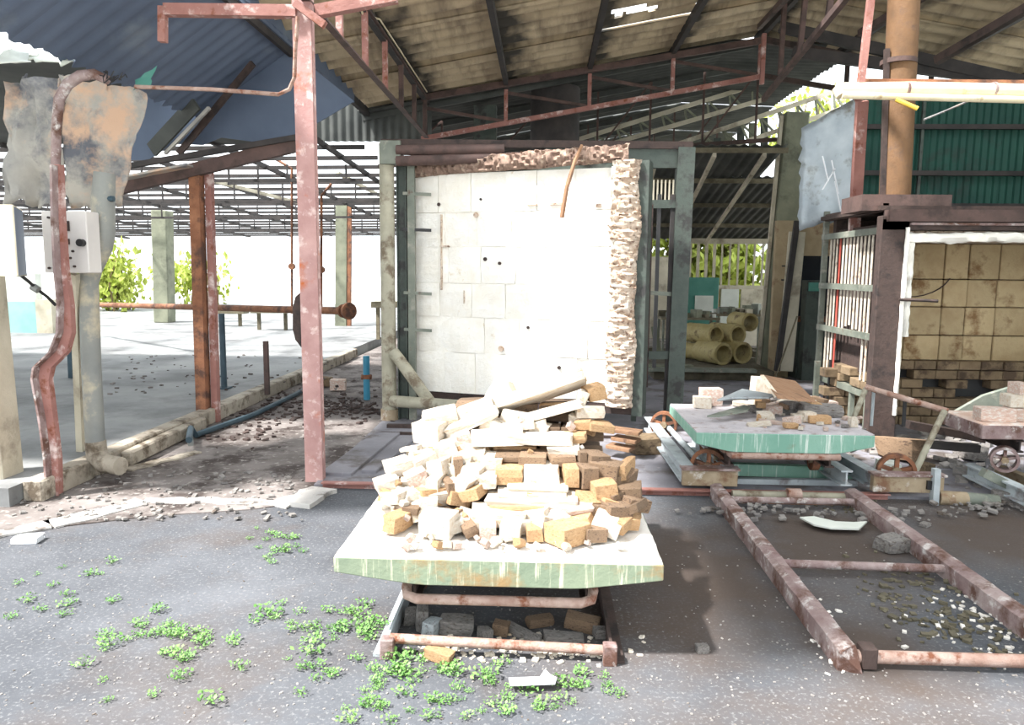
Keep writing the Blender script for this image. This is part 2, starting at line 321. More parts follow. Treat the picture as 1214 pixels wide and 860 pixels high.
# pale planks of screed and the steel edge channel of the pad
for a, b, wd in (((462, 512), (398, 563), .24), ((486, 520), (437, 560), .12)):
    p, q = G(*a, .03), G(*b, .03)
    MB().bar(p, q, wd, .03).build('screed_plank', 'pad', fl, bevel=.004)
MB().chan((-1.55, EDGE-.01, .0), (2.4, EDGE-.01, .0), .05, .1, fx=1).build('edge_channel', 'redpaint', fl)
MB().bar((-1.5, 7.05, .03), (.9, 7.05, .03), .05, .05).build('track_sill', 'rustdark', fl)
MB().bar((-1.5, 6.75, .03), (.9, 6.75, .03), .03, .03).build('track_sill', 'rustdark', fl)

# ------------------------------------------------------------------ roofs
RX0, RZ0, SL, RIDGE = -1.65, 3.95, .18, 2.85
def rz(x): return RZ0+SL*(x-RX0) if x < RIDGE else RZ0+SL*(RIDGE-RX0)-SL*(x-RIDGE)
ceil = sroot('ceiling')
PUR = [-2.5, -1.65, -.54, .59, 1.7, 2.85, 3.95, 5.05, 6.2, 8.6]
YR0, YR1 = 6.35, 10.6
for a, b in zip(PUR, PUR[1:]):
    ny = 3
    for k in range(ny):
        y0 = (YR0 if k or b < -1 else 6.9)+(YR1-YR0)*k/ny; y1 = YR0+(YR1-YR0)*(k+1)/ny+.08
        lift = .02+.012*(k % 2)
        if a == .59 and k == 1:      # the sheet with a ragged hole
            m = MB(); nx, nyy = 26, 26; T = {}
            for i in range(nx+1):
                for j in range(nyy+1):
                    x = a+(b-a)*i/nx; y = y0+(y1-y0)*j/nyy
                    T[i, j] = len(m.v); m.v.append(V((x, y, rz(x)+lift+.036*math.cos(2*PI*(y-y0)/.3))))
            for i in range(nx):
                for j in range(nyy):
                    u, v_ = (i+.5)/nx-.5, (j+.5)/nyy-.42
                    if ((u+.12)/.26)**2+((v_-.27)/.1-(u+.12)*2.5)**2 < .75+1.4*noise.noise(V((i*.6, j*.6, 1))): continue
                    m.f.append((T[i, j], T[i+1, j], T[i+1, j+1], T[i, j+1]))
            m.sm = True; m.build('roof_sheet', 'roofsheet', ceil)
            continue
        nw = round((y1-y0)/.3)
        MB().corr((a, y0, rz(a+.001)+lift), (0, y1-y0, 0), (b-a, 0, rz(b-.0)-rz(a+.001)), nw, .036).build('roof_sheet', 'roofsheet', ceil)
for x in PUR:
    MB().bar((x, YR0, rz(x)-.06), (x, YR1+.1, rz(x)-.06), .06, .1).build('purlin', 'purlin', ceil)
# second, darker roof behind the truss with rows of gaps
YB = [10.5+1.3*i for i in range(13)]
for i, (y0, y1) in enumerate(zip(YB, YB[1:])):
    x = -2.6; dz = -.04 if i == 0 else 0
    while x < 4.2:
        xb = min(x+1.7, 4.3); f = lambda q: rz(min(q, 2.85))-.18*0-max(0, q-2.85)*.1+dz-.02*(i % 2)
        MB().corr((x, y0, f(x)), (0, y1-y0-.04, 0), (xb-x+.02, 0, f(xb)-f(x)), 8, .018).build('rear_roof_sheet', 'darkroof', ceil)
        x = xb
    m = MB()
    for k in range(14):
        xx = -2.6+k*.5; m.box((xx+.17, y1-.02, rz(xx+.17 if xx < 2.7 else 2.7)+.03), (.36, .12, .02))
    m.build('rear_patch', 'darkroof', ceil)
    MB().bar((-2.6, y0+.3, rz(-2.6)-.1), (2.85, y0+.3, rz(2.85)-.1), .05, .08).build('rear_purlin', 'darkroof', ceil)
    if i in (1, 3, 5, 8):
        m = MB(); m.bar((-2.6, y0, 3.15), (4.0, y0, 3.6), .05, .06)
        for q in range(8): m.bar((-2.4+q*.8, y0, 3.17+q*.055), (-2.4+q*.8, y0, rz(-2.4+q*.8)-.12), .03, .03)
        for q in range(0, 7, 2): m.bar((-2.4+q*.8, y0, 3.17+q*.055), (-1.6+q*.8, y0, rz(-1.6+q*.8)-.12), .025, .025)
        m.build('rear_truss', 'truss', ceil)
MB().b2((-2.6, 27.0, 2.6), (5, 27.1, 6)).build('rear_gable', 'darkroof', ceil)
# unseen canopy added and sized to shade the heap's right flank and ground
can = sroot('ceiling.001')
MB().corr((-1.9, 1.45, 4.45), (0, 3.25, 0), (10, 0, .6), 20, .02).build('added_canopy_sheet', 'roofsheet', can)
# blue-grey lean-to on the left
lt = sroot('ceiling.002')
def lean(x): return 3.72+(x+2.45)*.68
for k in range(3):
    y0 = 3.6+k*1.3
    MB().corr((-2.45, y0, lean(-2.45)), (0, 1.34, 0), (-1.02, 0, -1.02*.68), 8, .006, jag=.06).build('lean_to_sheet', 'blueroof', lt)
for x in (-2.5,): MB().bar((x, 3.6, lean(x)-.04), (x, 7.5, lean(x)-.04), .04, .07).build('lean_to_purlin', 'purlin', lt)
MB().b2((-2.5, 3.6, 3.68), (-2.46, 9.8, 3.86)).build('fascia', 'blueroof', lt)
# hanging end sheets of the lean-to
def pix_poly(pix, Y, ext): return [PY(x, y, Y) for x, y in pix]
MB().poly(pix_poly([(150, 60), (345, 60), (420, 120), (352, 160), (300, 168), (262, 163), (240, 172), (205, 170), (175, 190), (140, 190), (120, 120)], 7.5, 0), (0, .015, 0)).build('end_sheet', 'blueroof', lt)
for a, b, wd, mm in (((212, 182), (300, 75), .06, 'rustdark'), ((180, 178), (232, 122), .14, 'darkroof'), ((196, 182), (248, 128), .03, 'cement')):
    MB().bar(PY(*a, 7.4), PY(*b, 7.1), wd, .03, (0, 1, 0)).build('loose_brace', mm, lt)
MB().corr(PY(376, 168, 10.8), PY(512, 168, 10.8)-PY(376, 168, 10.8), (0, 0, .95), 14, .015, jag=.03).build('drop_sheet', 'darkroof', ceil)
# the sloping beam along the lean-to and its pale top edge
def rbeam(name, label, cat, a, b, Y, w, h, mat, Y2=None, up_=(0, 0, 1)):
    o = MB().bar(PY(*a, Y), PY(*b, Y2 or Y), w, h, up_).build(name, mat); return tag(o, label, cat)
eb = thing('eaves_beam', 'long brown sloping eaves beam over the two leftmost slab posts', 'beam', tuple(PY(240, 200, 7.15)))
MB().bar(PY(130, 226, 7.15), PY(352, 172, 7.15), .08, .12).build('beam', 'truss', eb)
MB().bar(PY(140, 213, 7.0), PY(225, 196, 7.0), .14, .02).build('flashing', 'cement', eb)
MB().bar(PY(140, 199, 7.1), PY(352, 163, 7.1), .05, .05).build('upper_rail', 'purlin', eb)

# open rafters of the far shed on the left
far = thing('open_shed_roof', 'bare lattice of rafters and purlins of the roofless far shed at left', 'roof frame', (-8, 14, 3))
for i in range(20):
    y = 10.9+i*.85
    MB().bar((-24, y, 3.1-.025*i), (-2.6, y, 3.3-.025*i), .05, .06).build('purlin', 'purlin', far)
for k in range(9):
    x = -3.2-k*1.5
    m = MB(); m.bar((x, 10.5, 3.35-.03*k), (x, 27, 2.85-.03*k), .05, .07); m.build('rafter', 'purlin', far)
for y in (11.6, 14.0, 17.5, 22):
    zb = 2.86 if y < 14 else 2.75-.01*(y-14)
    m = MB(); m.bar((-22, y, zb-.1), (-2.8, y, zb+.06), .04, .05)
    for k in range(40): m.bar((-21+k*.46, y, zb-.1+k*.004), (-21+k*.46, y, 3.15), .025, .025)
    m.build('truss', 'purlin', far)
lroof = sroot('ceiling.004')
for k in range(13):
    x1 = -3.6-k*1.4
    for j in range(6):
        y0 = 4.2+j*1.1
        if k == 0 and j == 1: continue
        if k == 1 and j == 0:      # a broken corner lets two spots of sun through
            for q in ((x1-1.4, 4.2, x1-.45, 5.32), (x1-.45, 4.2, x1, 4.6), (x1-.45, 4.95, x1, 5.1), (x1-.45, 5.2, x1, 5.32)):
                MB().b2((q[0], q[1], 3.32), (q[2], q[3], 3.34)).build('roof_sheet', 'darkroof', lroof)
            continue
        MB().b2((x1-1.4, y0, 3.32), (x1, y0+1.12, 3.34)).build('roof_sheet', 'darkroof', lroof)
for a, b in (((255, 215), (372, 245)), ((400, 205), (450, 232))):
    MB().bar(PY(*a, 14), PY(*b, 17), .06, .06).build('brace', 'concol2', far)

#@@STEEL
# ------------------------------------------------------------------ posts, girders, truss
t = thing('steel_post', 'tall flaking pink-red steel post in front, left of the white kiln door', 'post', (-1.65, 5.22, 0))
p0, p1 = V((-1.65, 5.22, 0)), V((-1.66, 5.22, 3.95))
MB().chan(p0, p1, .055, .13, .008, (1, 0, 0), 1).build('column', 'redpost', t)
MB().bar(p0+V((.0, -.012, 0)), p1+V((0, -.012, 0)), .012, .128, (1, 0, 0)).build('front_plate', 'redpost', t)
MB().bar(PY(196, 12, 5.2), PY(352, 14, 5.2), .07, .075).build('cross_rail', 'redpaint', t)
MB().bar(PY(193, 8, 5.2), PY(193, 50, 5.2), .05, .05, (0, 1, 0)).build('drop_stub', 'redpaint', t)
MB().bar(PY(375, 14, 5.2), PY(470, -4, 5.2), .07, .075).build('rafter', 'redpaint', t)
MB().bar(PY(350, 4, 5.15), PY(385, 30, 5.15), .05, .05).build('gusset', 'redpaint', t)
MB().poly([PY(x, y, 5.32) for x, y in ((357, 346), (350, 352), (347, 365), (347, 390), (350, 403), (357, 412), (366, 412), (366, 346))], (0, .02, 0)).build('side_plate', 'rustdark', t)
m = MB().tube([PY(160, 103, 5.1), PY(250, 106, 5.1), PY(330, 112, 5.1), PY(343, 106, 5.1), PY(349, 92, 5.1), PY(350, 60, 5.12), PY(353, 20, 5.14)], .014, 8)
tag(m.build('conduit', 'railpipe'), 'thin rusty conduit curving from the torn grey sheet to the pink-red post', 'pipe')

g = thing('lattice_girder', 'rusty ladder-like roof girder running back from the pink-red post', 'girder', (-1.65, 5.3, 3.34))
MB().angle((-1.65, 5.1, 3.34), (-1.65, 10.4, 3.34), .06, .07, .012).build('bottom_chord', 'truss', g)
MB().angle((-1.65, 6.3, 3.86), (-1.65, 10.4, 3.86), .06, .07, .012).build('top_chord', 'truss', g)
for k in range(6):
    y = 6.1+k*.86; MB().bar((-1.64, y, 3.36), (-1.64, y, 3.88), .05, .05, (1, 0, 0)).build('web_post', 'redpaint' if k < 3 else 'truss', g)
MB().tube([PY(426, 0, 6.8), PY(430, 18, 6.95), (-1.6, 7.4, 3.93), (-1.6, 10.3, 3.93)], .01, 6).build('white_cable', 'cream', g)

t = thing('roof_truss', 'dark red truss crossing the hall under the corrugated roof', 'truss', (.6, 10.45, 3.35))
YT = 10.45
bz = lambda x: 3.35+(x+1.65)*.178
MB().bar((-1.7, YT, 3.88), (2.9, YT, rz(2.85)-.14), .06, .08).build('top_chord', 'truss', t)
MB().bar((2.9, YT, rz(2.85)-.14), (7.5, YT, rz(7.5)-.14), .06, .08).build('top_chord', 'rustdark', t)
MB().bar((-1.7, YT, 3.34), (2.9, YT, bz(2.9)), .06, .06).build('bottom_chord', 'redpaint', t)
MB().bar((2.9, YT, bz(2.9)), (7.5, YT, bz(2.9)-.75), .06, .06).build('bottom_chord', 'rustdark', t)
xs = [-1.65, -.54, .59, 1.7, 2.85]
for a in xs: MB().bar((a, YT, bz(a)), (a, YT, rz(a)-.16), .05, .05, (1, 0, 0)).build('web_post', 'redpaint', t)
for a, b in zip(xs, xs[1:]): MB().bar((a, YT, rz(a)-.2), (b, YT, bz(b)+.02), .04, .04, (0, 1, 0)).build('diagonal', 'truss', t)
for a in (4.0, 5.1, 6.2): MB().bar((a, YT, bz(2.9)-(a-2.9)*.16), (a, YT, rz(a)-.16), .05, .05, (1, 0, 0)).build('web_post', 'rustdark', t)
t = thing('lattice_girder', 'brown lattice girder rising to the ridge at upper right', 'girder', (2.7, 7, 3.9))
MB().bar(PY(905, 118, 9.6), PY(1010, -12, 6.4), .05, .06).build('bottom_chord', 'truss', t)
MB().bar(PY(900, 32, 9.8), PY(950, -22, 7.2), .05, .06).build('top_chord', 'truss', t)
for i, (a, b) in enumerate((((906, 40), (903, 100)), ((930, 5), (925, 88)), ((955, -5), (948, 62)), ((985, -5), (982, 20)))):
    Y = 9.7-i*.75; MB().bar(PY(*a, Y), PY(*b, Y), .05, .05, (1, 0, 0)).build('web_post', 'redpaint' if i == 0 else 'truss', t)
t = thing('roof_brace', 'dark diagonal brace from the rust-streaked flue up toward the upper right corner', 'brace', tuple(PY(1160, 40, 7.6)))
MB().bar(PY(1110, 72, 8.2), PY(1225, 5, 7.4), .08, .08).build('brace', 'rustdark', t)
MB().bar(PY(1020, 40, 8.2), PY(1095, -5, 7.4), .07, .07).build('brace', 'rustdark', t)
for (a, b, lb) in (((925, 32), (1225, 100), 'upper dark tie beam sloping down to the right behind the flue'), ((940, 62), (1225, 98), 'lower dark tie beam sloping down to the right behind the flue')):
    tag(MB().bar(PY(*a, 9.2), PY(*b, 8.2), .08, .12).build('tie_beam', 'purlin'), lb, 'beam')

# posts on and around the raised slab
t = thing('steel_post', 'rusty orange-brown post at the slab kerb under the eaves beam', 'post', (-3.34, 7.3, .13))
MB().bar((-3.39, 7.2, 0), (-3.36, 7.2, 2.5), .1, .12, (0, 1, 0)).build('column', 'rust', t)
MB().bar((-3.29, 7.26, 0), (-3.26, 7.26, 2.5), .06, .08, (0, 1, 0)).build('rear_angle', 'redpaint', t)
tag(MB().bar((-9.87, 19, .13), (-9.8, 19, 3.0), .4, .4, (0, 1, 0)).build('concrete_column', 'concol', bevel=.02), 'grey concrete column standing far back on the slab, left of the rusty post', 'column')
t = thing('concrete_column', 'grey column with an orange right edge, far back behind the pink-red post', 'column', (-5.0, 18.6, .13))
MB().bar((-5.08, 18.6, .13), (-5.0, 18.6, 3.3), .28, .3, (0, 1, 0)).build('column', 'concol', t)
MB().bar((-4.87, 18.5, .13), (-4.8, 18.5, 3.3), .09, .1, (0, 1, 0)).build('edge_strip', 'rust', t)
t = thing('concrete_column', 'beige concrete column at the left edge of the picture', 'column', (-3.72, 4.8, 0))
MB().bar((-3.7, 4.8, 0), (-3.76, 4.8, 2.9), .2, .22, (0, 1, 0)).build('column', 'concol2', t, bevel=.012)

# bent steel channel
def ribbon(pix, wds, Y, th):
    c = [PY(x, y, Y) for x, y in pix]; m = MB(); n = len(c)
    for p, wd in zip(c, wds):
        for dy in (0, th):
            m.v += [p+V((-wd/2, dy, 0)), p+V((wd/2, dy, 0))]
    for i in range(n-1):
        a = i*4; b = a+4
        m.f += [(a, a+1, b+1, b), (a+2, b+2, b+3, a+3), (a, b, b+2, a+2), (a+1, a+3, b+3, b+1)]
    m.f += [(0, 2, 3, 1), (n*4-4, n*4-3, n*4-1, n*4-2)]
    return m
t = thing('bent_channel', 'buckled red-brown steel channel with a kink, left of the grey downpipe', 'beam', tuple(G(62, 588)))
ribbon([(66, 195), (68, 260), (72, 320), (76, 360), (76, 395), (68, 418), (50, 436), (47, 450), (54, 500), (60, 545), (62, 590)], [.05, .055, .06, .08, .1, .12, .12, .12, .11, .1, .09], 4.75, .05).build('web', 'redpaint', t)
ribbon([(60, 195), (61, 260), (64, 320), (68, 360), (67, 395), (58, 418), (39, 436), (37, 450), (46, 500), (52, 545), (55, 590)], [.015]*11, 4.69, .07).build('flange', 'rail', t)
tag(MB().tube([PY(128, 95, 4.9), PY(112, 88, 4.9), PY(95, 90, 4.9), PY(80, 100, 4.9), PY(70, 118, 4.9), PY(67, 150, 4.9), PY(66, 198, 4.9)], [.03, .034, .036, .036, .034, .032, .03], 10).build('arched_pipe', 'rail'), 'mauve-grey pipe arching over the torn grey sheet at upper left', 'pipe')
t = thing('downpipe', 'grey downpipe with a double bend and a foot elbow, left', 'pipe', tuple(G(125, 555)))
MB().tube([PY(124, 205, 5.2), PY(122, 240, 5.2), PY(123, 275, 5.2), PY(120, 292, 5.2), PY(108, 318, 5.2), PY(105, 335, 5.2), PY(108, 430, 5.2), PY(113, 525, 5.2)], [.07, .078, .076, .076, .074, .066, .066, .066], 14).build('pipe', 'pvc', t)
MB().tube([PY(113, 523, 5.2), PY(115, 540, 5.2), PY(124, 550, 5.15), PY(143, 553, 5.1)], [.072, .074, .07, .066], 14).build('elbow', 'kerb', t)
MB().tube([PY(117, 235, 5.17), PY(135, 236, 5.17)], .02, 8).build('strap', 'hose', t)
tag(MB().bar(G(97, 553)+V((0, 0, 0)), PY(88, 325, 5.1), .05, .05, (0, 1, 0)).build('square_post', 'concol2'), 'thin beige square post just left of the grey downpipe', 'post')
tag(MB().tube([G(86, 448, .13), PY(80, 325, 9.0)], .05, 8).build('steel_tube', 'hose'), 'dark blue-grey tube standing behind the bent channel', 'pipe')
# torn hanging sheets
def crumple(pix, Y, nx=14, ny=14, amp=.05, seed=0.0, dY=(0, 0)):
    m = MB(); k = 0; a, b, c, d = [PY(x, y, Y) for x, y in pix]     # tl tr br bl
    for j in range(ny+1):
        for i in range(nx+1):
            u, v_ = i/nx, j/ny
            p = a*(1-u)*(1-v_)+b*u*(1-v_)+c*u*v_+d*(1-u)*v_
            e = noise.noise(V((u*3+seed, v_*3, seed)))*amp+noise.noise(V((u*9+seed, v_*9, seed+4)))*amp*.3
            edge = (noise.noise(V((i*.9, j*.9, seed+9)))*.05) if i in (0, nx) or j in (0, ny) else 0
            m.v.append(p+V((edge, e+dY[0]*u+dY[1]*v_, edge)))
    for j in range(ny):
        for i in range(nx):
            q = j*(nx+1)+i; m.f.append((q, q+1, q+nx+2, q+nx+1))
    m.sm = True; return m
def solid(o, th=.01):
    md = o.modifiers.new('solid', 'SOLIDIFY'); md.thickness = th; return o
t = thing('torn_sheet', 'large stained grey cement sheet hanging torn at upper left', 'sheet', tuple(PY(80, 245, 5.35)))
solid(crumple([(70, 88), (168, 104), (128, 240), (72, 246)], 5.35, amp=.09, seed=2.0, dY=(.1, .1)).build('right_panel', 'cement', t))
solid(crumple([(4, 96), (74, 90), (74, 246), (6, 240)], 5.4, amp=.12, seed=6.0).build('left_panel', 'cement', t))
for i, (q, lb) in enumerate((([(-30, 40), (45, 55), (78, 96), (-20, 100)], 'bright broken roof sheet at the left edge above the torn grey sheet'), ([(40, 62), (95, 66), (132, 96), (66, 94)], 'bright broken roof sheet lying on the arched pipe'))):
    tag(solid(crumple(q, 5.7+i*.2, 8, 8, .15, 11+i, (0, -.5)).build('broken_sheet', 'whiteboard')), lb, 'sheet')
tag(crumple([(160, 95), (186, 78), (180, 100), (160, 105)], 5.2, 4, 4, .02, 3).build('green_leaf_scrap', 'teal'), 'small torn green scrap beside the tip of the arched pipe', 'scrap')
m = MB()
for k in range(14):
    p = PY(118+rnd.random()*26, 92+rnd.random()*10, 4.88); q = p+V((rnd.uniform(-.08, .08), rnd.uniform(-.05, .02), rnd.uniform(-.02, .09)))
    m.tube([p, (p+q)/2+V((.01, 0, .02)), q], .004, 5)
tag(m.build('wire_tangle', 'black'), 'tangle of wires at the tip of the arched pipe', 'wires')

# electrical boxes
t = thing('switch_box', 'cream metal box with a dark blue-grey side, far left edge', 'electrical box', tuple(PY(20, 328, 4.5)))
a = PY(-40, 243, 4.45); b = PY(20, 328, 4.45)
MB().b2((a.x, 4.45, b.z), (b.x, 4.47, a.z)).build('front', 'boxcream', t, bevel=.004)
c = PY(20, 328, 4.45); e = PY(50, 325, 4.95)
MB().poly([V((c.x, 4.46, c.z)), V((c.x, 4.46, a.z)), V((e.x, 4.8, a.z-.01)), V((e.x, 4.8, b.z+.0))], (-.02, 0, 0)).build('side', 'boxblue', t)
MB().poly([V((c.x, 4.46, a.z-.005)), V((e.x, 4.8, a.z-.012)), V((e.x-.4, 4.8, a.z-.012)), V((a.x, 4.46, a.z-.005))], (0, 0, .008)).build('top', 'boxcream', t)
MB().poly([V((c.x, 4.46, c.z)), V((e.x, 4.8, c.z)), V((e.x-.4, 4.8, c.z)), V((a.x, 4.46, c.z))], (0, 0, .008)).build('bottom', 'boxcream', t)
t = thing('control_panel', 'pale panel box with dark meter cut-outs and a black knob, behind the bent channel', 'electrical box', tuple(PY(76, 325, 4.95)))
a = PY(48, 250, 4.95); b = PY(106, 324, 4.95)
MB().b2((a.x, 4.95, b.z), (b.x, 5.1, a.z)).build('cabinet', 'boxgrey', t, bevel=.006)
for x0, y0, x1, y1 in ((71, 262, 82, 274), (72, 283, 82, 290)):
    p = PY(x0, y0, 4.94); q = PY(x1, y1, 4.94); MB().b2((p.x, 4.935, q.z), (q.x, 4.952, p.z)).build('meter', 'rustdark', t)
p = PY(96, 288, 4.93); MB().tube([p+V((0, .03, 0)), p+V((0, -.02, 0))], .025, 12).build('knob', 'black', t)
for x, y in ((86, 298), (83, 306), (88, 316), (57, 258), (58, 318)):
    p = PY(x, y, 4.94); MB().tube([p+V((0, .02, 0)), p+V((0, -.005, 0))], .008, 8).build('screw', 'rustdark', t)
m = MB().tube([PY(24, 326, 4.7), PY(34, 334, 4.75), PY(44, 343, 4.8), PY(56, 352, 4.85), PY(66, 362, 4.9)], .011, 8); tag(m.build('hanging_cable', 'black'), 'short black cable drooping below the cream electrical box', 'cable')
p = PY(42, 342, 4.79); tag(MB().tube([p+V((-.02, 0, .012)), p+V((.02, 0, -.012))], .024, 10).build('cable_connector', 'pvc'), 'grey connector on the short black cable below the box', 'connector')

# pipe rail on the slab
t = thing('pipe_rail', 'long rusty orange pipe run at waist height across the slab, ending in a flange', 'pipe', (-4.2, 9.6, .13))
P0, P1 = PY(414, 369, 8.6), PY(100, 361, 14.5)
MB().tube([P0, P1], .045, 12).build('pipe', 'rust', t)
d = (P1-P0).normalized()
MB().tube([P0-d*.01, P0+d*.03], .1, 16).build('flange', 'rust', t)
MB().tube([P0+d*.1, P0+d*.13], .08, 16).build('flange', 'rust', t)
for px_, yb in ((266, 461), (256, 447)):
    B_ = G(px_, yb, .13); T_ = V((B_.x, B_.y, 1.02 if px_ == 266 else .75)); m = MB().tube([B_, T_], .035, 10); m.build('support', 'hose', t)
    MB().box(B_+V((0, 0, .01)), (.14, .14, .02)).build('foot', 'hose', t)
for px_, yb, ht in ((238, 470, .6), (317, 468, .62)):
    B_ = G(px_, yb, .1); tag(MB().bar(B_, B_+V((0, 0, ht)), .05, .05).build('short_post', 'truss' if px_ == 317 else 'hose'), 'short rusty post standing alone near the kerb between the two red posts' if px_ == 317 else 'short dark stub post behind the rusty kerb post', 'post')
for x, y0, y1, Y, lb in ((346, 200, 372, 12, 'thin brown pipe hanging down to the pipe run, left of the pink-red post'), (381, 232, 366, 11, 'thin dark pipe hanging between the pink-red post and the grey column')):
    t = thing('hanging_pipe', lb, 'pipe', tuple(PY(x, y1, Y)))
    MB().tube([PY(x, y0, Y), PY(x, y1, Y)], .02, 8).build('pipe', 'rust', t)
    MB().tube([PY(x, y0, Y), PY(x-24 if x < 360 else x+12, y0-14, Y)], .02, 8).build('branch', 'rust', t)
    p = PY(x, 316 if x < 360 else 320, Y); MB().tube([p+V((0, -.04, 0)), p+V((0, .04, 0))], .05, 10).build('valve', 'rust', t)
# hose along the kerb
tag(MB().tube([G(224, 522, .1), G(226, 508, .1), G(232, 516, .04), G(300, 492, .04), G(350, 468, .04), G(378, 452, .05)], .028, 8).build('hose', 'hose'), 'dark blue hose running along the foot of the slab kerb', 'hose')
tag(MB().tube([G(226, 527, .02), PY(225, 505, 6.95)], .025, 8).build('pipe_stub', 'pvc'), 'short white pipe stub upright at the kerb left of the dark hose', 'pipe')
t = thing('blue_pipe', 'upright blue water pipe with a rusty valve beside the kiln frame', 'pipe', tuple(G(435, 474)))
b_ = G(435, 474, .02); 
MB().tube([b_, b_+V((0, 0, .52))], .04, 10).build('pipe', 'bluepipe', t)
MB().tube([b_+V((0, 0, .25)), b_+V((0, 0, .3))], .055, 10).build('collar', 'rust', t)
MB().tube([b_+V((-.06, 0, .27)), b_+V((.06, 0, .27))], .03, 10).build('valve', 'rust', t)

#@@KILN
# ------------------------------------------------------------------ kiln one: frame, door
YF = 7.45
k1 = thing('kiln_frame', 'big olive-grey steel portal frame around the white kiln door', 'frame', (-.1, YF, 0))
MB().tube([(-1.56, YF, .12), (-1.56, YF, 2.78)], .075, 14).build('round_post', 'pipe', k1)
MB().tube([(-1.56, YF, .02), (-1.56, YF, .13)], .09, 14).build('post_foot', 'ochresteel', k1)
MB().ibeam((-1.42, YF+.05, .02), (-1.42, YF+.05, 2.62), .1, .1, upv=(1, 0, 0)).build('inner_post', 'darkgreen', k1)
MB().bar((-1.32, YF+.02, .02), (-1.32, YF+.02, 2.6), .07, .07, (0, 1, 0)).build('square_post', 'greysteel', k1)
for z in (.95, 1.32, 1.95, 2.3): MB().bar((-1.4, YF, z), (-1.12, YF, z-.01), .025, .03).build('tie', 'greysteel' if z != 1.95 else 'black', k1)
MB().bar((1.33, YF, .02), (1.36, YF, 2.74), .16, .16, (0, 1, 0)).build('right_post', 'darkgreen', k1)
MB().bar((-1.6, YF, 2.78), (1.42, YF, 2.76), .12, .07).build('top_beam', 'rustdark', k1)
MB().b2((0, YF-.04, 2.55), (1.3, YF+.04, 2.74)).build('header_plate', 'darkgreen', k1)
MB().tube([PY(470, 178, 7.35), PY(598, 177, 7.35)], .05, 12).build('header_pipe', 'truss', k1)
MB().tube([PY(470, 191, 7.35), PY(632, 186, 7.35)], .05, 12).build('header_pipe', 'truss', k1)
MB().box((-1.5, YF-.05, 2.68), (.2, .14, .22)).build('corner_bracket', 'greysteel', k1)
for x, wd, z0, z1, mm in ((.93, .05, .05, 2.55, 'darkgreen'), (1.03, .06, .4, 2.2, 'rustdark'), (1.12, .035, .6, 2.3, 'black'), (1.25, .04, .05, 2.3, 'purlin')):
    MB().bar((x, YF-.02, z0), (x, YF-.02, z1), wd, wd, (0, 1, 0)).build('upright', mm, k1)
for z in (2.2, .72): MB().bar((.9, YF-.03, z), (1.36, YF-.03, z+.01), .04, .08).build('cross_rail', 'darkgreen', k1)
MB().bar((.9, YF-.03, 1.35), (1.36, YF-.03, 1.33), .03, .04).build('cross_rail', 'greysteel', k1)
m = MB(); 
for k in range(9): m.bar((.95+k*.038, YF, 2.24), (.95+k*.038, YF, 2.44), .014, .014, (0, 1, 0))
m.build('small_grille', 'concol2', k1)
# low pipes
MB().tube([(-1.52, YF-.05, .22), (-.7, 7.0, .25), (-.2, 6.75, .27)], .06, 12).build('low_pipe', 'pipe', k1)
MB().tube([(-1.5, YF-.06, .72), (-1.44, YF-.1, .66), (-1.12, YF-.16, .24)], .06, 12).build('diagonal_pipe', 'pipe', k1)
MB().box((-.82, 7.0, .12), (.1, .1, .2)).build('rusty_bracket', 'rust', k1)

# door: fibre blocks in a dark backing, rough fibre edge
A, B = V((-1.385, 7.62, 0)), V((.66, 7.0, 0))     # face line
du = (B-A).normalized(); dn = V((du.y, -du.x, 0))     # toward the viewer
if dn.y > 0: dn = -dn
LN = (B-A).length
kd = thing('kiln_door', 'tall white fibre-lined kiln door with a shaggy brown rim, sunlit', 'kiln door', tuple(A+du*LN/2+V((0, 0, .25))))
def DP(u, z, o=0): return A+du*u+V((0, 0, z))+dn*o
def dbox(u0, u1, z0, z1, o0, o1): return MB().add([DP(u, z, o) for u in (u0, u1) for o in (o0, o1) for z in (z0, z1)], [(0, 1, 3, 2), (4, 6, 7, 5), (0, 4, 5, 1), (2, 3, 7, 6), (0, 2, 6, 4), (1, 5, 7, 3)])
zb0, zb1 = .30, 2.5
dbox(-.04, LN+.27, zb0-.02, zb1+.05, -.22, -.1).build('steel_back', 'darkgreen', kd)
dbox(0, LN, zb0, zb1, -.08, -.02).build('lining_backing', 'fibre', kd)
dbox(-.02, LN+.2, zb0-.1, zb0, -.2, -.02).build('bottom_rail', 'rustdark', kd)
cols = [0, .39, .74, 1.10, 1.42, 1.80, LN]
rows = [.30, .72, 1.08, 1.42, 1.78, 2.12, 2.5]
rr = random.Random(3)
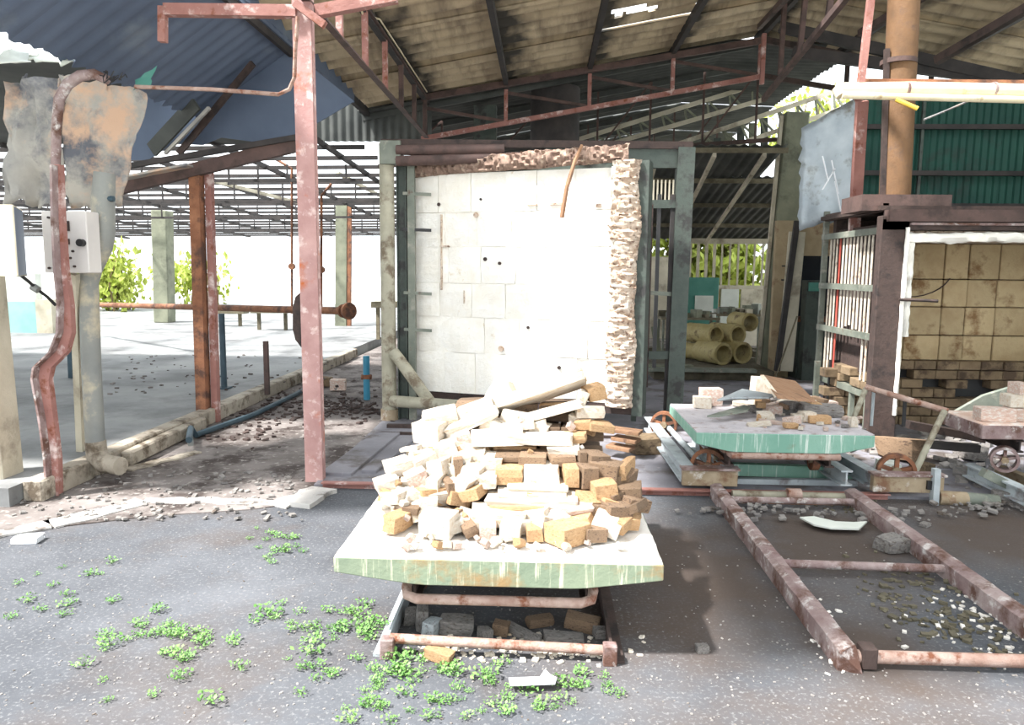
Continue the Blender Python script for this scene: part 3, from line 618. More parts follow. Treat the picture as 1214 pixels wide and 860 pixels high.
for j, (z0, z1) in enumerate(zip(rows, rows[1:])):
    off = (0, .1, -.04, .06, .02, -.05)[j]
    for i, (u0, u1) in enumerate(zip(cols, cols[1:])):
        a = u0+(off if i else 0); b = u1+(off if i < len(cols)-2 else 0)
        o = .0+rr.uniform(-.008, .008); g = .0022
        m = MB(); nx, ny = 4, 4
        for q in range(ny+1):
            for p in range(nx+1):
                uu = a+g+(b-a-2*g)*p/nx; zz = z0+g+(z1-z0-2*g)*q/ny
                ed = min(p, nx-p, q, ny-q) == 0
                bmp = noise.noise(V((uu*4, zz*4, 5)))*.018+(-.006 if ed else 0)
                m.v.append(DP(uu+(noise.noise(V((uu*9, zz*9, 1)))*.006 if ed else 0), zz, o+bmp))
        n0 = len(m.v)
        for q in range(ny):
            for p in range(nx):
                k = q*(nx+1)+p; m.f.append((k, k+1, k+nx+2, k+nx+1))
        ring = [p for p in range(nx+1)]+[q*(nx+1)+nx for q in range(1, ny+1)]+[ny*(nx+1)+p for p in range(nx-1, -1, -1)]+[q*(nx+1) for q in range(ny-1, 0, -1)]
        for r_ in ring: m.v.append(m.v[r_]-dn*(.09))
        nr = len(ring)
        for q in range(nr): m.f.append((ring[q], n0+q, n0+(q+1) % nr, ring[(q+1) % nr]))
        m.f.append(tuple(n0+q for q in range(nr)))
        m.build('fibre_block', 'fibre', kd, smooth=False)
# cracks and holes in the lining: small dark scraps of exposed anchor
for u, z, du_, dz_ in ((.37, 1.35, .012, .75), (.36, 1.78, .1, .015), (1.5, 2.17, .12, .02), (1.28, 2.17, .1, .012), (.62, 1.22, .012, .13), (1.95, 2.14, .05, .03)):
    dbox(u, u+du_, z, z+dz_, -.02, .016).build('open_crack', 'fibredirty', kd)
for u, z, r_ in ((.85, 1.66, .02), (1.0, 1.62, .016), (1.02, .78, .028), (.35, 2.2, .018), (1.62, .62, .018), (1.3, 1.0, .014), (.8, 2.24, .012), (.75, 2.09, .026)):
    MB().tube([DP(u, z, -.02), DP(u, z, .014)], r_, 10).build('anchor_hole', 'rustdark' if r_ < .026 else 'fibredirty', kd)
def shaggy(path_u, z0, z1, wd, horizontal, nseg, name, mat, seed, o=.02, rough=.05):
    m = MB(); na = 10
    for i in range(nseg+1):
        f = i/nseg
        for j in range(na+1):
            a = PI*j/na; 
            w_ = wd/2*(1+.25*noise.noise(V((f*6, seed, 1))))
            e = noise.noise(V((f*nseg*.35, j*.8, seed)))*rough+noise.noise(V((f*nseg*.9, j*2.1, seed)))*rough*.5
            ac = -math.cos(a)*w_*(1+e*3); ao = math.sin(a)*wd*.35+e+o
            if horizontal: m.v.append(DP(path_u[0]+(path_u[1]-path_u[0])*f, z0+(z1-z0)*f+ac, ao))
            else: m.v.append(DP(path_u[0]+(path_u[1]-path_u[0])*f+ac, z0+(z1-z0)*f, ao))
    for i in range(nseg):
        for j in range(na):
            k = i*(na+1)+j; m.f.append((k, k+1, k+na+2, k+na+1))
    return m.build(name, mat, kd, smooth=True)
shaggy((-.02, LN+.12), 2.55, 2.62, .17, True, 160, 'fibre_rim', 'fibrebrown', 2.2)
shaggy((LN+.08, LN+.10), .28, 2.55, .26, False, 170, 'fibre_rim', 'fibredirty', 5.1, rough=.045)
shaggy((LN+.02, LN+.02), .3, 2.5, .12, False, 80, 'fibre_rim', 'fibre', 7.1, rough=.05)
shaggy((-.02, -.01), .35, 2.5, .06, False, 60, 'fibre_rim', 'kilnblock', 9.1, rough=.02)
dbox(LN+.2, LN+.3, .2, 2.55, -.2, .02).build('edge_angle', 'darkgreen', kd)
# stick poked into the top of the door
tag(MB().tube([PY(690, 172, 6.95), PY(682, 190, 6.92), PY(672, 222, 6.88), PY(666, 258, 6.86)], [.014, .018, .02, .022], 8).build('wooden_stick', 'wood'), 'bent wooden stick leaning on the upper right of the white kiln door', 'stick')
tag(MB().tube([(.14, 11.3, 0.02), (.14, 11.3, 4.2)], .36, 24).build('flue', 'purlin'), 'dark round flue rising behind the kiln frame', 'flue')
tag(MB().b2((-1.05, 11.2, .02), (-.72, 11.4, 3.95)).build('flue', 'darkgreen'), 'narrow dark duct rising behind the left of the kiln frame', 'flue')

# ------------------------------------------------------------------ kiln two
YK, XK = 6.7, 3.05
k2 = thing('kiln', 'old brown steel-cased kiln with an open tan brick chamber, right', 'kiln', (3.8, 7.4, 0))
MB().bar((3.04, YK, 0), (3.04, YK, 2.05), .24, .1, (0, 1, 0)).build('front_post', 'rustdark', k2, bevel=.006)
MB().b2((2.93, YK-.05, 1.93), (5.4, YK+.05, 2.02)).build('lintel', 'rustdark', k2)
MB().b2((2.96, YK-.1, 2.0), (5.4, YK+.02, 2.1)).build('top_beam', 'truss', k2)
MB().b2((3.16, YK-.08, 1.97), (5.4, YK-.04, 1.99)).build('top_lip', 'rail', k2)
MB().b2((2.92, YK, 2.1), (5.4, 8.1, 2.14)).build('roof_plate', 'rustdark', k2)
MB().b2((2.78, YK+.05, 2.1), (3.55, YK+.5, 2.24)).build('flue_base', 'truss', k2)
MB().b2((3.05, 8.0, .0), (5.4, 8.08, 2.1)).build('back_casing', 'rustdark', k2)
# angle frame on the side with slats
MB().bar((2.99, YK+.05, 2.13), (2.99, 8.1, 2.13), .05, .07).build('side_top_rail', 'truss', k2)
for z in (1.93, 1.42, .98): MB().bar((2.97, YK+.05, z), (2.97, 8.14, z), .03, .06).build('side_rail', 'greysteel', k2)
MB().bar((2.99, 8.12, 0), (2.99, 8.12, 2.2), .05, .05, (0, 1, 0)).build('rear_post', 'greysteel', k2)
MB().bar((2.94, 8.0, 0), (2.94, 8.0, .62), .05, .05, (0, 1, 0)).build('rear_leg', 'greysteel', k2)
ns = 15
for k in range(ns):
    y = 6.82+k*(1.24/ns)
    z0 = .55 if k > ns-5 else (.95+.1*rnd.random() if k > 3 else .55)
    MB().bar((3.0, y, z0), (3.0, y, 1.9), .006, .034, (0, 1, 0)).build('slat', 'redslat' if k in (1, 11) else 'slat', k2)
MB().b2((3.08, 6.78, .6), (3.16, 8.0, 2.0)).build('side_lining', 'rustdark', k2)
# chamber lining blocks
YBK = 7.75
zr = [.62, .93, 1.22, 1.5, 1.86]
for j, (z0, z1) in enumerate(zip(zr, zr[1:])):
    x = 3.16
    k = 0
    while x < 5.3:
        wd = .3+.06*((k*7+j*3) % 3-1); 
        MB().b2((x+.004, YBK+rr.uniform(-.012, .012), z0+.004), (x+wd-.004, 7.98, z1-.004)).build('lining_block', 'kilnblock', k2, bevel=.008)
        x += wd; k += 1
MB().b2((3.13, 6.8, 1.86), (5.4, 8.0, 1.93)).build('arch_lining', 'fibredirty', k2)
# ragged cream edge of the opening
m = MB(); 
def ragged(p0, p1, th, n, name, mat, seed):
    m = MB(); p0 = V(p0); p1 = V(p1); na = 8
    d = (p1-p0).normalized(); s_ = V((0, 1, 0)); q = d.cross(s_)
    for i in range(n+1):
        c = p0.lerp(p1, i/n)
        for j in range(na):
            a = 2*PI*j/na; r_ = th*(1+.5*noise.noise(V((i*.4, j*.9, seed))))
            m.v.append(c+s_*math.cos(a)*r_+q*math.sin(a)*r_)
    for i in range(n):
        for j in range(na): m.f.append((i*na+j, i*na+(j+1) % na, (i+1)*na+(j+1) % na, (i+1)*na+j))
    m.f.append(tuple(range(na))); m.f.append(tuple(n*na+j for j in range(na)))
    return m.build(name, mat, k2, smooth=True)
ragged((3.16, YK-.02, 1.86), (4.4, YK-.02, 1.88), .045, 40, 'ragged_lip', 'fibre', 3)
ragged((3.2, YK, 1.0), (3.2, YK, 1.86), .035, 30, 'ragged_lip', 'fibre', 8)
ragged((3.14, YK-.06, .3), (3.14, YK-.06, 1.95), .018, 40, 'plaster_smear', 'fibre', 5)
MB().tube([(3.1, YK-.08, 1.33), (3.42, YK-.1, 1.32)], .014, 8).build('bolt_rod', 'rustdark', k2)
# brick courses below, with flue holes
cz = [.02+.095*i for i in range(7)]
for j, z in enumerate(cz):
    x = 2.98 if j < 6 else 3.1; k = 0
    x -= (.11 if j % 2 else 0)
    while x < 4.9:
        wd = .22
        hole = (j == 5 and 3.2 < x < 3.62) or (j in (3, 4) and 3.95 < x+.1 < 4.45 and k % 2 == 0) or (j == 3 and x > 4.0 and x < 4.6)
        if not hole:
            MB().b2((x+.004, YBK-.15+rr.uniform(-.012, .012), z+.004), (x+wd-.004, YBK+.0, z+.091)).build('brick', 'ochrebrick', k2, bevel=.006)
        x += wd; k += 1
MB().b2((2.98, YBK+.0, .0), (5.3, YBK+.05, .66)).build('brick_backing', 'black', k2)
for j in range(2):
    for k in range(5):
        if (j+k) % 4 == 2: continue
        MB().b2((3.0, 6.84+k*.24, .47+j*.085), (3.11, 7.06+k*.24, .55+j*.085)).build('brick', 'ochrebrick', k2, bevel=.006)
MB().b2((3.0, 6.8, .4), (3.1, 8.05, .46)).build('shelf_bar', 'greysteel', k2)
for y in (6.95, 7.3, 7.7): MB().bar((3.03, y, 0), (3.03, y, .42), .04, .05, (0, 1, 0)).build('side_leg', 'greysteel', k2)
MB().tube([(3.72+.42*math.cos(PI*(1.08+.8*q/12)), YBK-.015, 1.62+.3*math.sin(PI*(1.08+.8*q/12))) for q in range(13)], .006, 6).build('arc_crack', 'rustdark', k2)  # thin tube added to draw the arc-shaped crack on the back lining
MB().tube([(3.15, 6.95, 2.2), (3.1, 6.95, 4.3)], .13, 18).build('flue', 'fluebrown', k2)
MB().bar((3.02, 6.9, 2.24), (2.97, 6.9, 3.5), .04, .04, (0, 1, 0)).build('flue_strap', 'rustdark', k2)
MB().tube([(3.1, 6.95, 3.38), (3.1, 6.95, 3.42)], .15, 18).build('flue_collar', 'truss', k2)

# green corrugated wall and zinc panel
wr = sroot('wall_right')
for k in range(6):
    x0 = 3.33+k*.76
    MB().corr((x0, 8.35, 1.0), (.77, 0, 0), (0, 0, 2.5), 10, .012, nv=1).build('wall_sheet', 'greenwall', wr)
for z in (2.28, 2.62, 3.1): MB().bar((3.33, 8.28, z), (7.8, 8.28, z), .04, .05).build('wall_rail', 'purlin', wr)
for x in (4.0, 5.2): MB().bar((x, 8.3, 1.0), (x, 8.3, 3.5), .03, .03, (0, 1, 0)).build('wall_stud', 'darkgreen', wr)
MB().b2((5.5, 5.0, 0), (5.6, 8.4, 4.0)).build('end_panel', 'greenwall', wr)
t = thing('zinc_panel', 'tall dented zinc sheet beside the red pole, left of the green wall', 'panel', tuple(PY(975, 268, 8.6)))
solid(crumple([(950, 152), (1003, 122), (997, 262), (946, 272)], 8.5, 10, 14, .06, 21, (-.3, 0)).build('sheet', 'silver', t))
for a, b in (((975, 185), (982, 215)), ((986, 190), (994, 230)), ((975, 225), (990, 200)), ((990, 215), (999, 262))):
    MB().bar(PY(*a, 8.1), PY(*b, 8.1), .012, .01, (0, 1, 0)).build('scratch_strip', 'paper', t)
t = thing('steel_pole', 'slender red steel pole rising beside the kiln with the pale pipe tied to it', 'post', tuple(G(1000, 470)))
MB().bar(PY(1000, 478, 8.3), PY(1022, 120, 7.3), .1, .06, (0, 1, 0)).build('lower_pole', 'redpaint', t)
MB().bar(PY(1018, 120, 6.3), PY(1034, -15, 6.3), .05, .05, (0, 1, 0)).build('upper_pole', 'redpaint', t)
t = thing('twin_pipe', 'pair of cream pipes crossing at upper right in front of the flue', 'pipe', tuple(PY(1100, 115, 6.3)))
MB().tube([PY(992, 106, 6.3), PY(1080, 105, 6.3), PY(1235, 108, 6.3)], .052, 14).build('upper_pipe', 'cream', t)
MB().tube([PY(998, 113, 6.25), PY(1235, 119, 6.25)], .028, 12).build('lower_pipe', 'cream', t)
MB().tube([PY(992, 105, 6.3), PY(997, 114, 6.27)], .04, 12).build('end_cap', 'cream', t)
MB().bar(PY(1018, 97, 6.4), PY(1235, 99, 6.4), .05, .04).build('support_angle', 'rust', t)
MB().tube([PY(1062, 118, 6.2), PY(1088, 129, 6.15)], .018, 8).build('yellow_handle', 'yellow', t)
for x in (1075, 1178): 
    p = PY(x, 106, 6.3); MB().tube([p+V((-.01, 0, 0)), p+V((.01, 0, 0))], .057, 14).build('pipe_joint', 'rail', t)
tag(MB().tube([PY(1095, 142, 6.9), PY(1120, 132, 6.9), PY(1150, 119, 6.6)], .01, 6).build('sagging_wire', 'cement'), 'dusty wire sagging from the pale pipes to the flue', 'wire')
#@@BACK
# ------------------------------------------------------------------ background, right of the frame
t = thing('concrete_column', 'tall olive-grey concrete column behind the second trolley', 'column', (3.68, 11.8, 0))
MB().bar((3.6, 11.8, 0), (3.78, 11.8, 3.95), .36, .3, (0, 1, 0)).build('column', 'concol', t, bevel=.02)
MB().bar((3.38, 11.7, 0), (3.55, 11.7, 3.9), .05, .06, (0, 1, 0)).build('edge_strip', 'concol2', t)
tag(MB().bar(PY(921, 440, 10.6), PY(945, 262, 10.6), .07, .07, (0, 1, 0)).build('leaning_post', 'purlin'), 'dark post leaning beside the tall olive column', 'post')
tag(MB().bar(PY(945, 275, 10.7), PY(930, 440, 10.7), .22, .05, (0, 1, 0)).build('leaning_board', 'concol2'), 'pale board leaning between the tall olive column and the doorway', 'board')
tag(MB().tube([PY(945, 375, 10.3), G(918, 452, .02)], .012, 6).build('thin_rod', 'junk'), 'thin bent rod leaning in front of the pale board', 'rod')
wb = sroot('wall_back')
a = PY(938, 272, 10.9); b = PY(1060, 500, 10.9)
MB().b2((3.35, 11.0, 1.8), (6.2, 11.1, 2.3)).build('lintel_plaster', 'plaster', wb)
MB().b2((3.35, 11.0, 0), (3.62, 11.1, 1.8)).build('pier_plaster', 'plaster', wb)
MB().b2((4.25, 11.0, 0), (6.2, 11.1, 1.8)).build('pier_plaster', 'plaster', wb)
MB().b2((3.6, 11.4, 0), (4.3, 11.45, 1.85)).build('doorway_shade_panel', 'doorway', wb)  # dark-coloured panel paints the shade inside the door opening
MB().b2((3.7, 10.9, .0), (4.25, 11.35, .9)).build('door_panel', 'darkgreen', wb)
MB().b2((3.62, 10.88, .85), (4.25, 10.95, .93)).build('door_rail', 'rust', wb)
for z in (1.45, 1.65): MB().box((3.5, 10.98, z), (.1, .03, .02)).build('hinge', 'purlin', wb)

# window wall with slats
YW = 16.0
ww = sroot('window_1')
xa, xb = 2.9, 5.0
MB().b2((xa, YW, 2.15), (xb, YW+.08, 2.26)).build('head_rail', 'concol2', ww)
MB().b2((xa, YW, 1.2), (xb, YW+.08, 1.28)).build('sill_rail', 'concol2', ww)
for k in range(12): MB().b2((xa+k*.17, YW, 1.28), (xa+k*.17+(.06 if k < 5 else .035), YW+.04, 2.15)).build('slat', 'concol2', ww)
wl = sroot('wall_far')
MB().b2((xa, YW, 0), (3.75, YW+.08, 1.2)).build('dado_board', 'plaster', wl)
MB().b2((3.78, YW-.02, 0), (4.15, YW+.06, 1.2)).build('dado_board', 'whiteboard', wl)
MB().b2((4.2, YW-.02, 0), (4.7, YW+.06, 1.2)).build('dado_board', 'concol2', wl)
MB().b2((1.2, 17.5, 0), (2.9, 17.6, 1.9)).build('pale_wall', 'concol2', wl)
MB().b2((4.75, YW, 0), (9, YW+.1, 1.2)).build('dado_board', 'plaster', wl)
# low roof over the rear right bay
lr = sroot('ceiling.003')
for k in range(4):
    y0 = 11.0+k*1.3
    def lz(y): return 3.35-(y-11.0)*.21
    MB().corr((1.3, y0, lz(y0)), (2.15 if k == 0 else 4.2, 0, 0), (0, 1.33, -1.33*.21), 14 if k == 0 else 28, .015).build('low_roof_sheet', 'darkroof', lr)
    MB().bar((1.3, y0, lz(y0)-.07), (3.45 if k == 0 else 5.4, y0, lz(y0)-.07), .05, .07).build('low_purlin', 'junk', lr)
for x in (1.6, 2.4, 3.1):
    MB().bar((x, 10.9, 3.2), (x+.3, 16, 2.15), .05, .06).build('low_rafter', 'concol2', lr)
# cream girders at the upper right of the frame
for i, (a0, a1, b0, b1, Y) in enumerate((((664, 172), (905, 98), (672, 186), (905, 118), 13.4), ((800, 172), (1000, 105), (815, 192), (1000, 128), 12.6))):
    t = thing('pale_girder', ('upper' if i == 0 else 'lower')+' of the two pale cream lattice girders right of the kiln frame top', 'girder', tuple(PY(*b0, Y)))
    MB().bar(PY(*a0, Y), PY(*a1, Y), .05, .07).build('top_chord', 'concol2', t)
    MB().bar(PY(*b0, Y), PY(*b1, Y), .05, .07).build('bottom_chord', 'concol2', t)
    n = 9
    for k in range(n):
        f = (k+.5)/n; g_ = f+.5/n
        MB().bar(PY(a0[0]+(a1[0]-a0[0])*f, a0[1]+(a1[1]-a0[1])*f, Y), PY(b0[0]+(b1[0]-b0[0])*f, b0[1]+(b1[1]-b0[1])*f, Y), .03, .03, (1, 0, 0)).build('web', 'concol', t)
        MB().bar(PY(a0[0]+(a1[0]-a0[0])*f, a0[1]+(a1[1]-a0[1])*f, Y), PY(b0[0]+(b1[0]-b0[0])*g_, b0[1]+(b1[1]-b0[1])*g_, Y), .03, .03, (0, 1, 0)).build('web', 'concol', t)
m = MB()
t = thing('hanging_rails', 'row of upright olive boards hanging below the pale cream girders', 'panel', tuple(PY(860, 200, 13)))
for k in range(7):
    x = 822+k*14; MB().bar(PY(x, 176-k*6, 13), PY(x, 200-k*4, 13), .12, .03, (0, 1, 0)).build('board', 'concol' if k % 2 else 'darkgreen', t)

ORD = ['first', 'second', 'third', 'fourth', 'fifth', 'sixth', 'seventh', 'eighth', 'ninth', 'tenth', 'eleventh', 'twelfth']
# rear workshop clutter
def crate(c, s_, mat='junk'): return MB().box(c, s_)
t = thing('teal_cabinet', 'teal metal cabinet under the slatted window at the back', 'cabinet', tuple(V((3.2, 14.8, 0))))
MB().b2((2.75, 14.6, .0), (3.4, 15.0, 1.45)).build('body', 'teal', t, bevel=.01)
MB().b2((2.95, 14.57, .8), (3.3, 14.6, 1.1)).build('door', 'whiteboard', t)
t = thing('dark_locker', 'dark green locker half hidden behind the tall olive column', 'locker', (3.95, 11.3, 0))
MB().b2((3.72, 10.7, .0), (3.98, 10.9, 1.45)).build('body', 'darkgreen', t)
MB().b2((3.74, 10.66, 1.3), (3.96, 10.7, 1.42)).build('band', 'teal', t)
for i, (x, y, wd, ht, lb) in enumerate(((2.55, 13.2, 1.0, .75, 'cluttered work table on thin legs at the back, left of the clay tubes'), (3.55, 13.6, .95, .8, 'cluttered work table directly below the slatted window'))):
    t = thing('work_table', lb, 'table', (x, y, 0))
    MB().box((x, y, ht), (wd, .6, .04)).build('top', 'junk', t)
    for sx in (-1, 1):
        for sy in (-1, 1): MB().bar((x+sx*(wd/2-.04), y+sy*.26, 0), (x+sx*(wd/2-.04), y+sy*.26, ht), .035, .035).build('leg', 'greysteel', t)
    for k in range(12):
        sz = (.05+rnd.random()*.14, .05+rnd.random()*.12, .04+rnd.random()*.14)
        px_ = x+(k/11-.5)*(wd-.15); py_ = y+(-.16 if k % 2 else .1)
        tag(MB().box((px_, py_, ht+.02+sz[2]/2), sz, (0, 0, rnd.random())).build('clutter_box', rnd.choice(['junk', 'concol2', 'whiteboard', 'greysteel', 'concol']), bevel=.004), ORD[k]+' small box from the left on the '+('left' if i == 0 else 'right')+' rear work table', 'box', ('left' if i == 0 else 'right')+' rear table clutter')
rq = random.Random(9)
for k in range(10):
    x = 2.0+k*.2; y = 12.3+rq.random()*.6; h_ = rq.uniform(.35, 1.1)
    tag(MB().bar((x, y, 0), (x+rq.uniform(-.15, .15), y+.1, h_), rq.uniform(.03, .12), .03, (0, 1, 0)).build('scrap_upright', rq.choice(['concol', 'junk', 'greysteel', 'concol2'])), ORD[k]+' from the left of the upright scraps in front of the rear tables', 'scrap', 'upright scraps in the rear bay')
m = MB()
for k in range(70):
    x = rnd.uniform(1.9, 4.1); y = rnd.uniform(12.4, 14.2); s_ = rnd.uniform(.04, .16)
    m.box((x, y, s_/2), (s_*1.5, s_, s_), (0, 0, rnd.random()*3))
o = m.build('rubble', 'junk'); tag(o, 'low heap of dusty rubble on the floor under the rear tables', 'rubble'); o['kind'] = 'stuff'
# clay tubes
tl = ['bottom left clay tube of the yellow stack, its open end facing the camera', 'bottom right clay tube of the yellow stack', 'upper left clay tube of the yellow stack', 'upper right clay tube of the yellow stack', 'topmost broken clay tube of the yellow stack', 'long clay tube lying left behind the yellow stack']
for i, (px_, py_, Y, r_, ln, ang) in enumerate(((857, 437, 11.2, .13, .55, 2.3), (880, 433, 11.4, .13, .6, 2.2), (848, 420, 11.5, .12, .6, 2.4), (874, 416, 11.6, .12, .6, 2.3), (888, 410, 11.7, .11, .5, 2.1), (835, 416, 11.8, .1, .5, 2.6))):
    p = PY(px_, py_, Y)
    ang -= .3; r_ *= 1.3; d = V((math.cos(ang), math.sin(ang), 0)); p.z = .165+r_*(1 if i in (0, 1, 5) else 2.75 if i < 4 else 4.3)
    tag(MB().hollow(p, p+d*ln, r_, r_*.76).build('clay_tube', 'tube'), tl[i], 'tube')
tag(MB().b2((1.6, 10.6, .0), (3.3, 12.6, .16)).build('timber_stack', 'junk'), 'low dusty platform under the yellow clay tubes', 'platform')
for i, (y, z, x0, x1) in enumerate(((10.5, .1, 1.5, 3.0), (10.8, .05, 1.55, 2.3), (10.85, .1, 1.5, 2.2))):
    tag(MB().box(((x0+x1)/2, y, z+.08), (x1-x0, .18, .05), (0, 0, .04*i)).build('loose_plank', 'concol' if i else 'greysteel', bevel=.005), ['long grey plank on the floor in front of the clay tubes', 'lower olive plank left of the clay tubes', 'upper olive plank left of the clay tubes'][i], 'plank')
# planting outside
def leafy(name, label, c, ext, n, size, mat, seed, stems=8, cat='shrub'):
    r_ = random.Random(seed); t = thing(name, label, cat, (c[0], c[1], -.1))
    m = MB()
    for k in range(n):
        a, b_, cc = [r_.gauss(0, .42) for _ in range(3)]
        p = V(c)+V((max(-1, min(1, a))*ext[0], max(-1, min(1, b_))*ext[1], max(-1, min(1, cc))*ext[2]))
        e = Euler((r_.random()*6, r_.random()*6, r_.random()*6)).to_matrix(); L_ = size*r_.uniform(.7, 1.4); W_ = L_*.28
        k0 = len(m.v); m.v += [p+e @ V(q) for q in ((-L_/2, 0, 0), (0, W_, .02), (L_/2, 0, 0), (0, -W_, .02))]; m.f.append((k0, k0+1, k0+2, k0+3))
    o = m.build('foliage', mat, t, smooth=False); o['kind'] = 'stuff'
    s_ = MB()
    for k in range(stems):
        x = c[0]+r_.uniform(-.7, .7)*ext[0]; y = c[1]+r_.uniform(-.6, .6)*ext[1]
        s_.tube([(x, y, -.1), (x+r_.uniform(-.2, .2), y, c[2]), (x+r_.uniform(-.4, .4), y, c[2]+ext[2]*.8)], [.04, .03, .012], 6)
    o = s_.build('stems', 'stem', t); o['kind'] = 'stuff'
    return t
leafy('bamboo', 'yellow-green bamboo clump outside the slatted window', (4.1, 18.6, 1.6), (1.7, .8, 1.7), 2600, .28, 'bamboo', 1, 16, 'bamboo')
p = PY(985, 125, 16)
leafy('tree', 'bright green tree crown above the zinc sheet at the right', (p.x+.5, p.y+2, p.z-.4), (1.3, 1.0, 1.1), 1100, .2, 'bamboo', 2, 6, 'tree')
p = PY(128, 325, 24)
leafy('shrub', 'bright green shrub outside the slab behind the grey downpipe', (p.x, p.y, 1.1), (1.1, 1, 1.3), 1100, .25, 'bamboo', 3)
p = PY(225, 318, 28)
leafy('shrub', 'hazy shrub outside between the concrete column and the rusty post', (p.x, p.y, 1.1), (1.6, 1, 1.0), 700, .25, 'bamboo', 4)
# white wall with teal base, far left
t = thing('low_wall', 'white wall with a teal base seen far left under the electrical boxes', 'wall', tuple(V((-11.3, 16, .13))))
a = PY(14, 333, 15.5); b = PY(44, 366, 15.5)
MB().b2((a.x-.5, 15.5, .8), (b.x, 15.7, 1.4)).build('upper_wall', 'whiteboard', t)
MB().b2((a.x-.5, 15.48, .13), (b.x, 15.72, .8)).build('teal_base', 'paleteal', t)
MB().b2((b.x, 15.45, .13), (b.x+.35, 15.9, .85)).build('pier', 'concol2', t)
# far benches and logs at the end of the slab
for i, (x0, x1, y, Y, lb) in enumerate(((442, 482, 361, 15, 'rough beam lying at the far end of the slab behind the kiln frame'), (300, 345, 368, 17, 'rough bench far back behind the pipe run'), (240, 292, 369, 18, 'low bench far back right of the rusty post'))):
    a = PY(x0, y, Y); b = PY(x1, y, Y); t = thing('bench', lb, 'bench', ((a.x+b.x)/2, Y, .13))
    MB().bar(a, b, .35, .12).build('top', 'junk', t)
    for f in (.15, .85):
        q = a.lerp(b, f); MB().bar(q, V((q.x, q.y, .13)), .07, .07).build('leg', 'junk', t)

#@@CARS
# ------------------------------------------------------------------ kiln trolleys
def slab_prism(x0, x1, y0, y1, zt, th, ch, name, mat, par):
    z = zt
    prof = [(x0, z), (x0, z-th*.58), (x0+ch*.45, z-th*.76), (x0+ch, z-th*.96), (x0+ch*1.2, z-th), (x1-ch*1.2, z-th), (x1-ch, z-th*.97), (x1-ch*.3, z-th*.72), (x1, z-th*.6), (x1, z)]
    return MB().poly([V((x, y0, zz)) for x, zz in prof], (0, y1-y0, 0)).build(name, mat, par, bevel=.004)
def wheel(c, r_, par, name='wheel', axis=V((1, 0, 0)), mat='rust', wd=.05):
    c = V(c); x = axis.normalized(); m = MB().hollow(c-x*wd/2, c+x*wd/2, r_, r_*.8, 24)
    o = m.build(name, mat, par)
    z = V((0, 0, 1)); y = x.cross(z)
    s_ = MB()
    for k in range(5):
        a = 2*PI*k/5+.3; d = y*math.cos(a)+z*math.sin(a); s_.bar(c+d*r_*.15, c+d*r_*.85, r_*.22, wd*.5, x)
    s_.build('spokes', mat, o)
    MB().tube([c-x*wd*.7, c+x*wd*.7], r_*.26, 12).build('hub', 'ochresteel', o)
    return o
X0, X1, Y0, Y1, ZT = -.815, .485, 2.79, 4.35, .43
c1 = thing('kiln_trolley', 'front kiln trolley with a pale green slab edge, heaped with firebricks', 'trolley', (-.16, 3.5, .08))
slab_prism(X0, X1, Y0, Y1, ZT-.012, .108, .3, 'deck', 'greenpaint', c1)
# chalky top skin with uneven rim
m = MB(); nx, ny = 26, 30; k0 = 0
for j in range(ny+1):
    for i in range(nx+1):
        x = X0+.003+(X1-X0-.006)*i/nx; y = Y0+.003+(Y1-Y0-.006)*j/ny
        e = i in (0, nx) or j in (0, ny)
        m.v.append(V((x+(noise.noise(V((j*.6, i*.6, 1)))*.006 if e else 0), y+(noise.noise(V((i*.6, j, 2)))*.006 if e else 0), ZT-.004+noise.noise(V((x*9, y*9, 0)))*.004-(.006 if e else 0))))
for j in range(ny):
    for i in range(nx): q = j*(nx+1)+i; m.f.append((q, q+1, q+nx+2, q+nx+1))
m.sm = True; solid(m.build('top_skin', 'cartop', c1), .01)
HZ = .236; h0 = PY(480, 708, 2.86); h1 = PY(704, 713, 2.86)
MB().tube([(h0.x, 3.0, HZ+.03), (h0.x, 2.9, HZ+.02), (h0.x+.01, 2.86, HZ), (h0.x+.05, 2.84, HZ-.005), (h1.x-.05, 2.84, HZ-.005), (h1.x-.01, 2.86, HZ), (h1.x, 2.9, HZ+.02), (h1.x, 3.0, HZ+.03)], .021, 12).build('push_bar', 'railpipe', c1)
for x in (-.52, .2): MB().ibeam((x, 2.95, .24), (x, 4.3, .24), .06, .1).build('chassis_beam', 'rustdark', c1)
for y in (3.3, 4.1): MB().bar((-.52, y, .23), (.2, y, .23), .05, .06).build('cross_member', 'rustdark', c1)
for x in (-.55, .23):
    for y in (3.3, 4.1): wheel((x, y, .17), .095, c1)
# ladder track under the front trolley
lf = thing('ladder_track', 'short steel ladder track on the asphalt under the front trolley', 'track', (-.16, 3.2, 0))
for x, f in ((-.605, 1), (.285, -1)):
    MB().angle((x, 2.8, .0), (x, 5.05, .0), .06, .075, .012, fx=-f).build('rail', 'rustdark' if f < 0 else 'palebeam', lf)
    MB().box((x, 2.8, .04), (.055, .05, .085)).build('end_block', 'rail', lf, bevel=.004)
for y in (2.82, 3.9): MB().tube([(-.6, y, .07), (.28, y, .045)], .02, 12).build('crossbar', 'railpipe', lf)

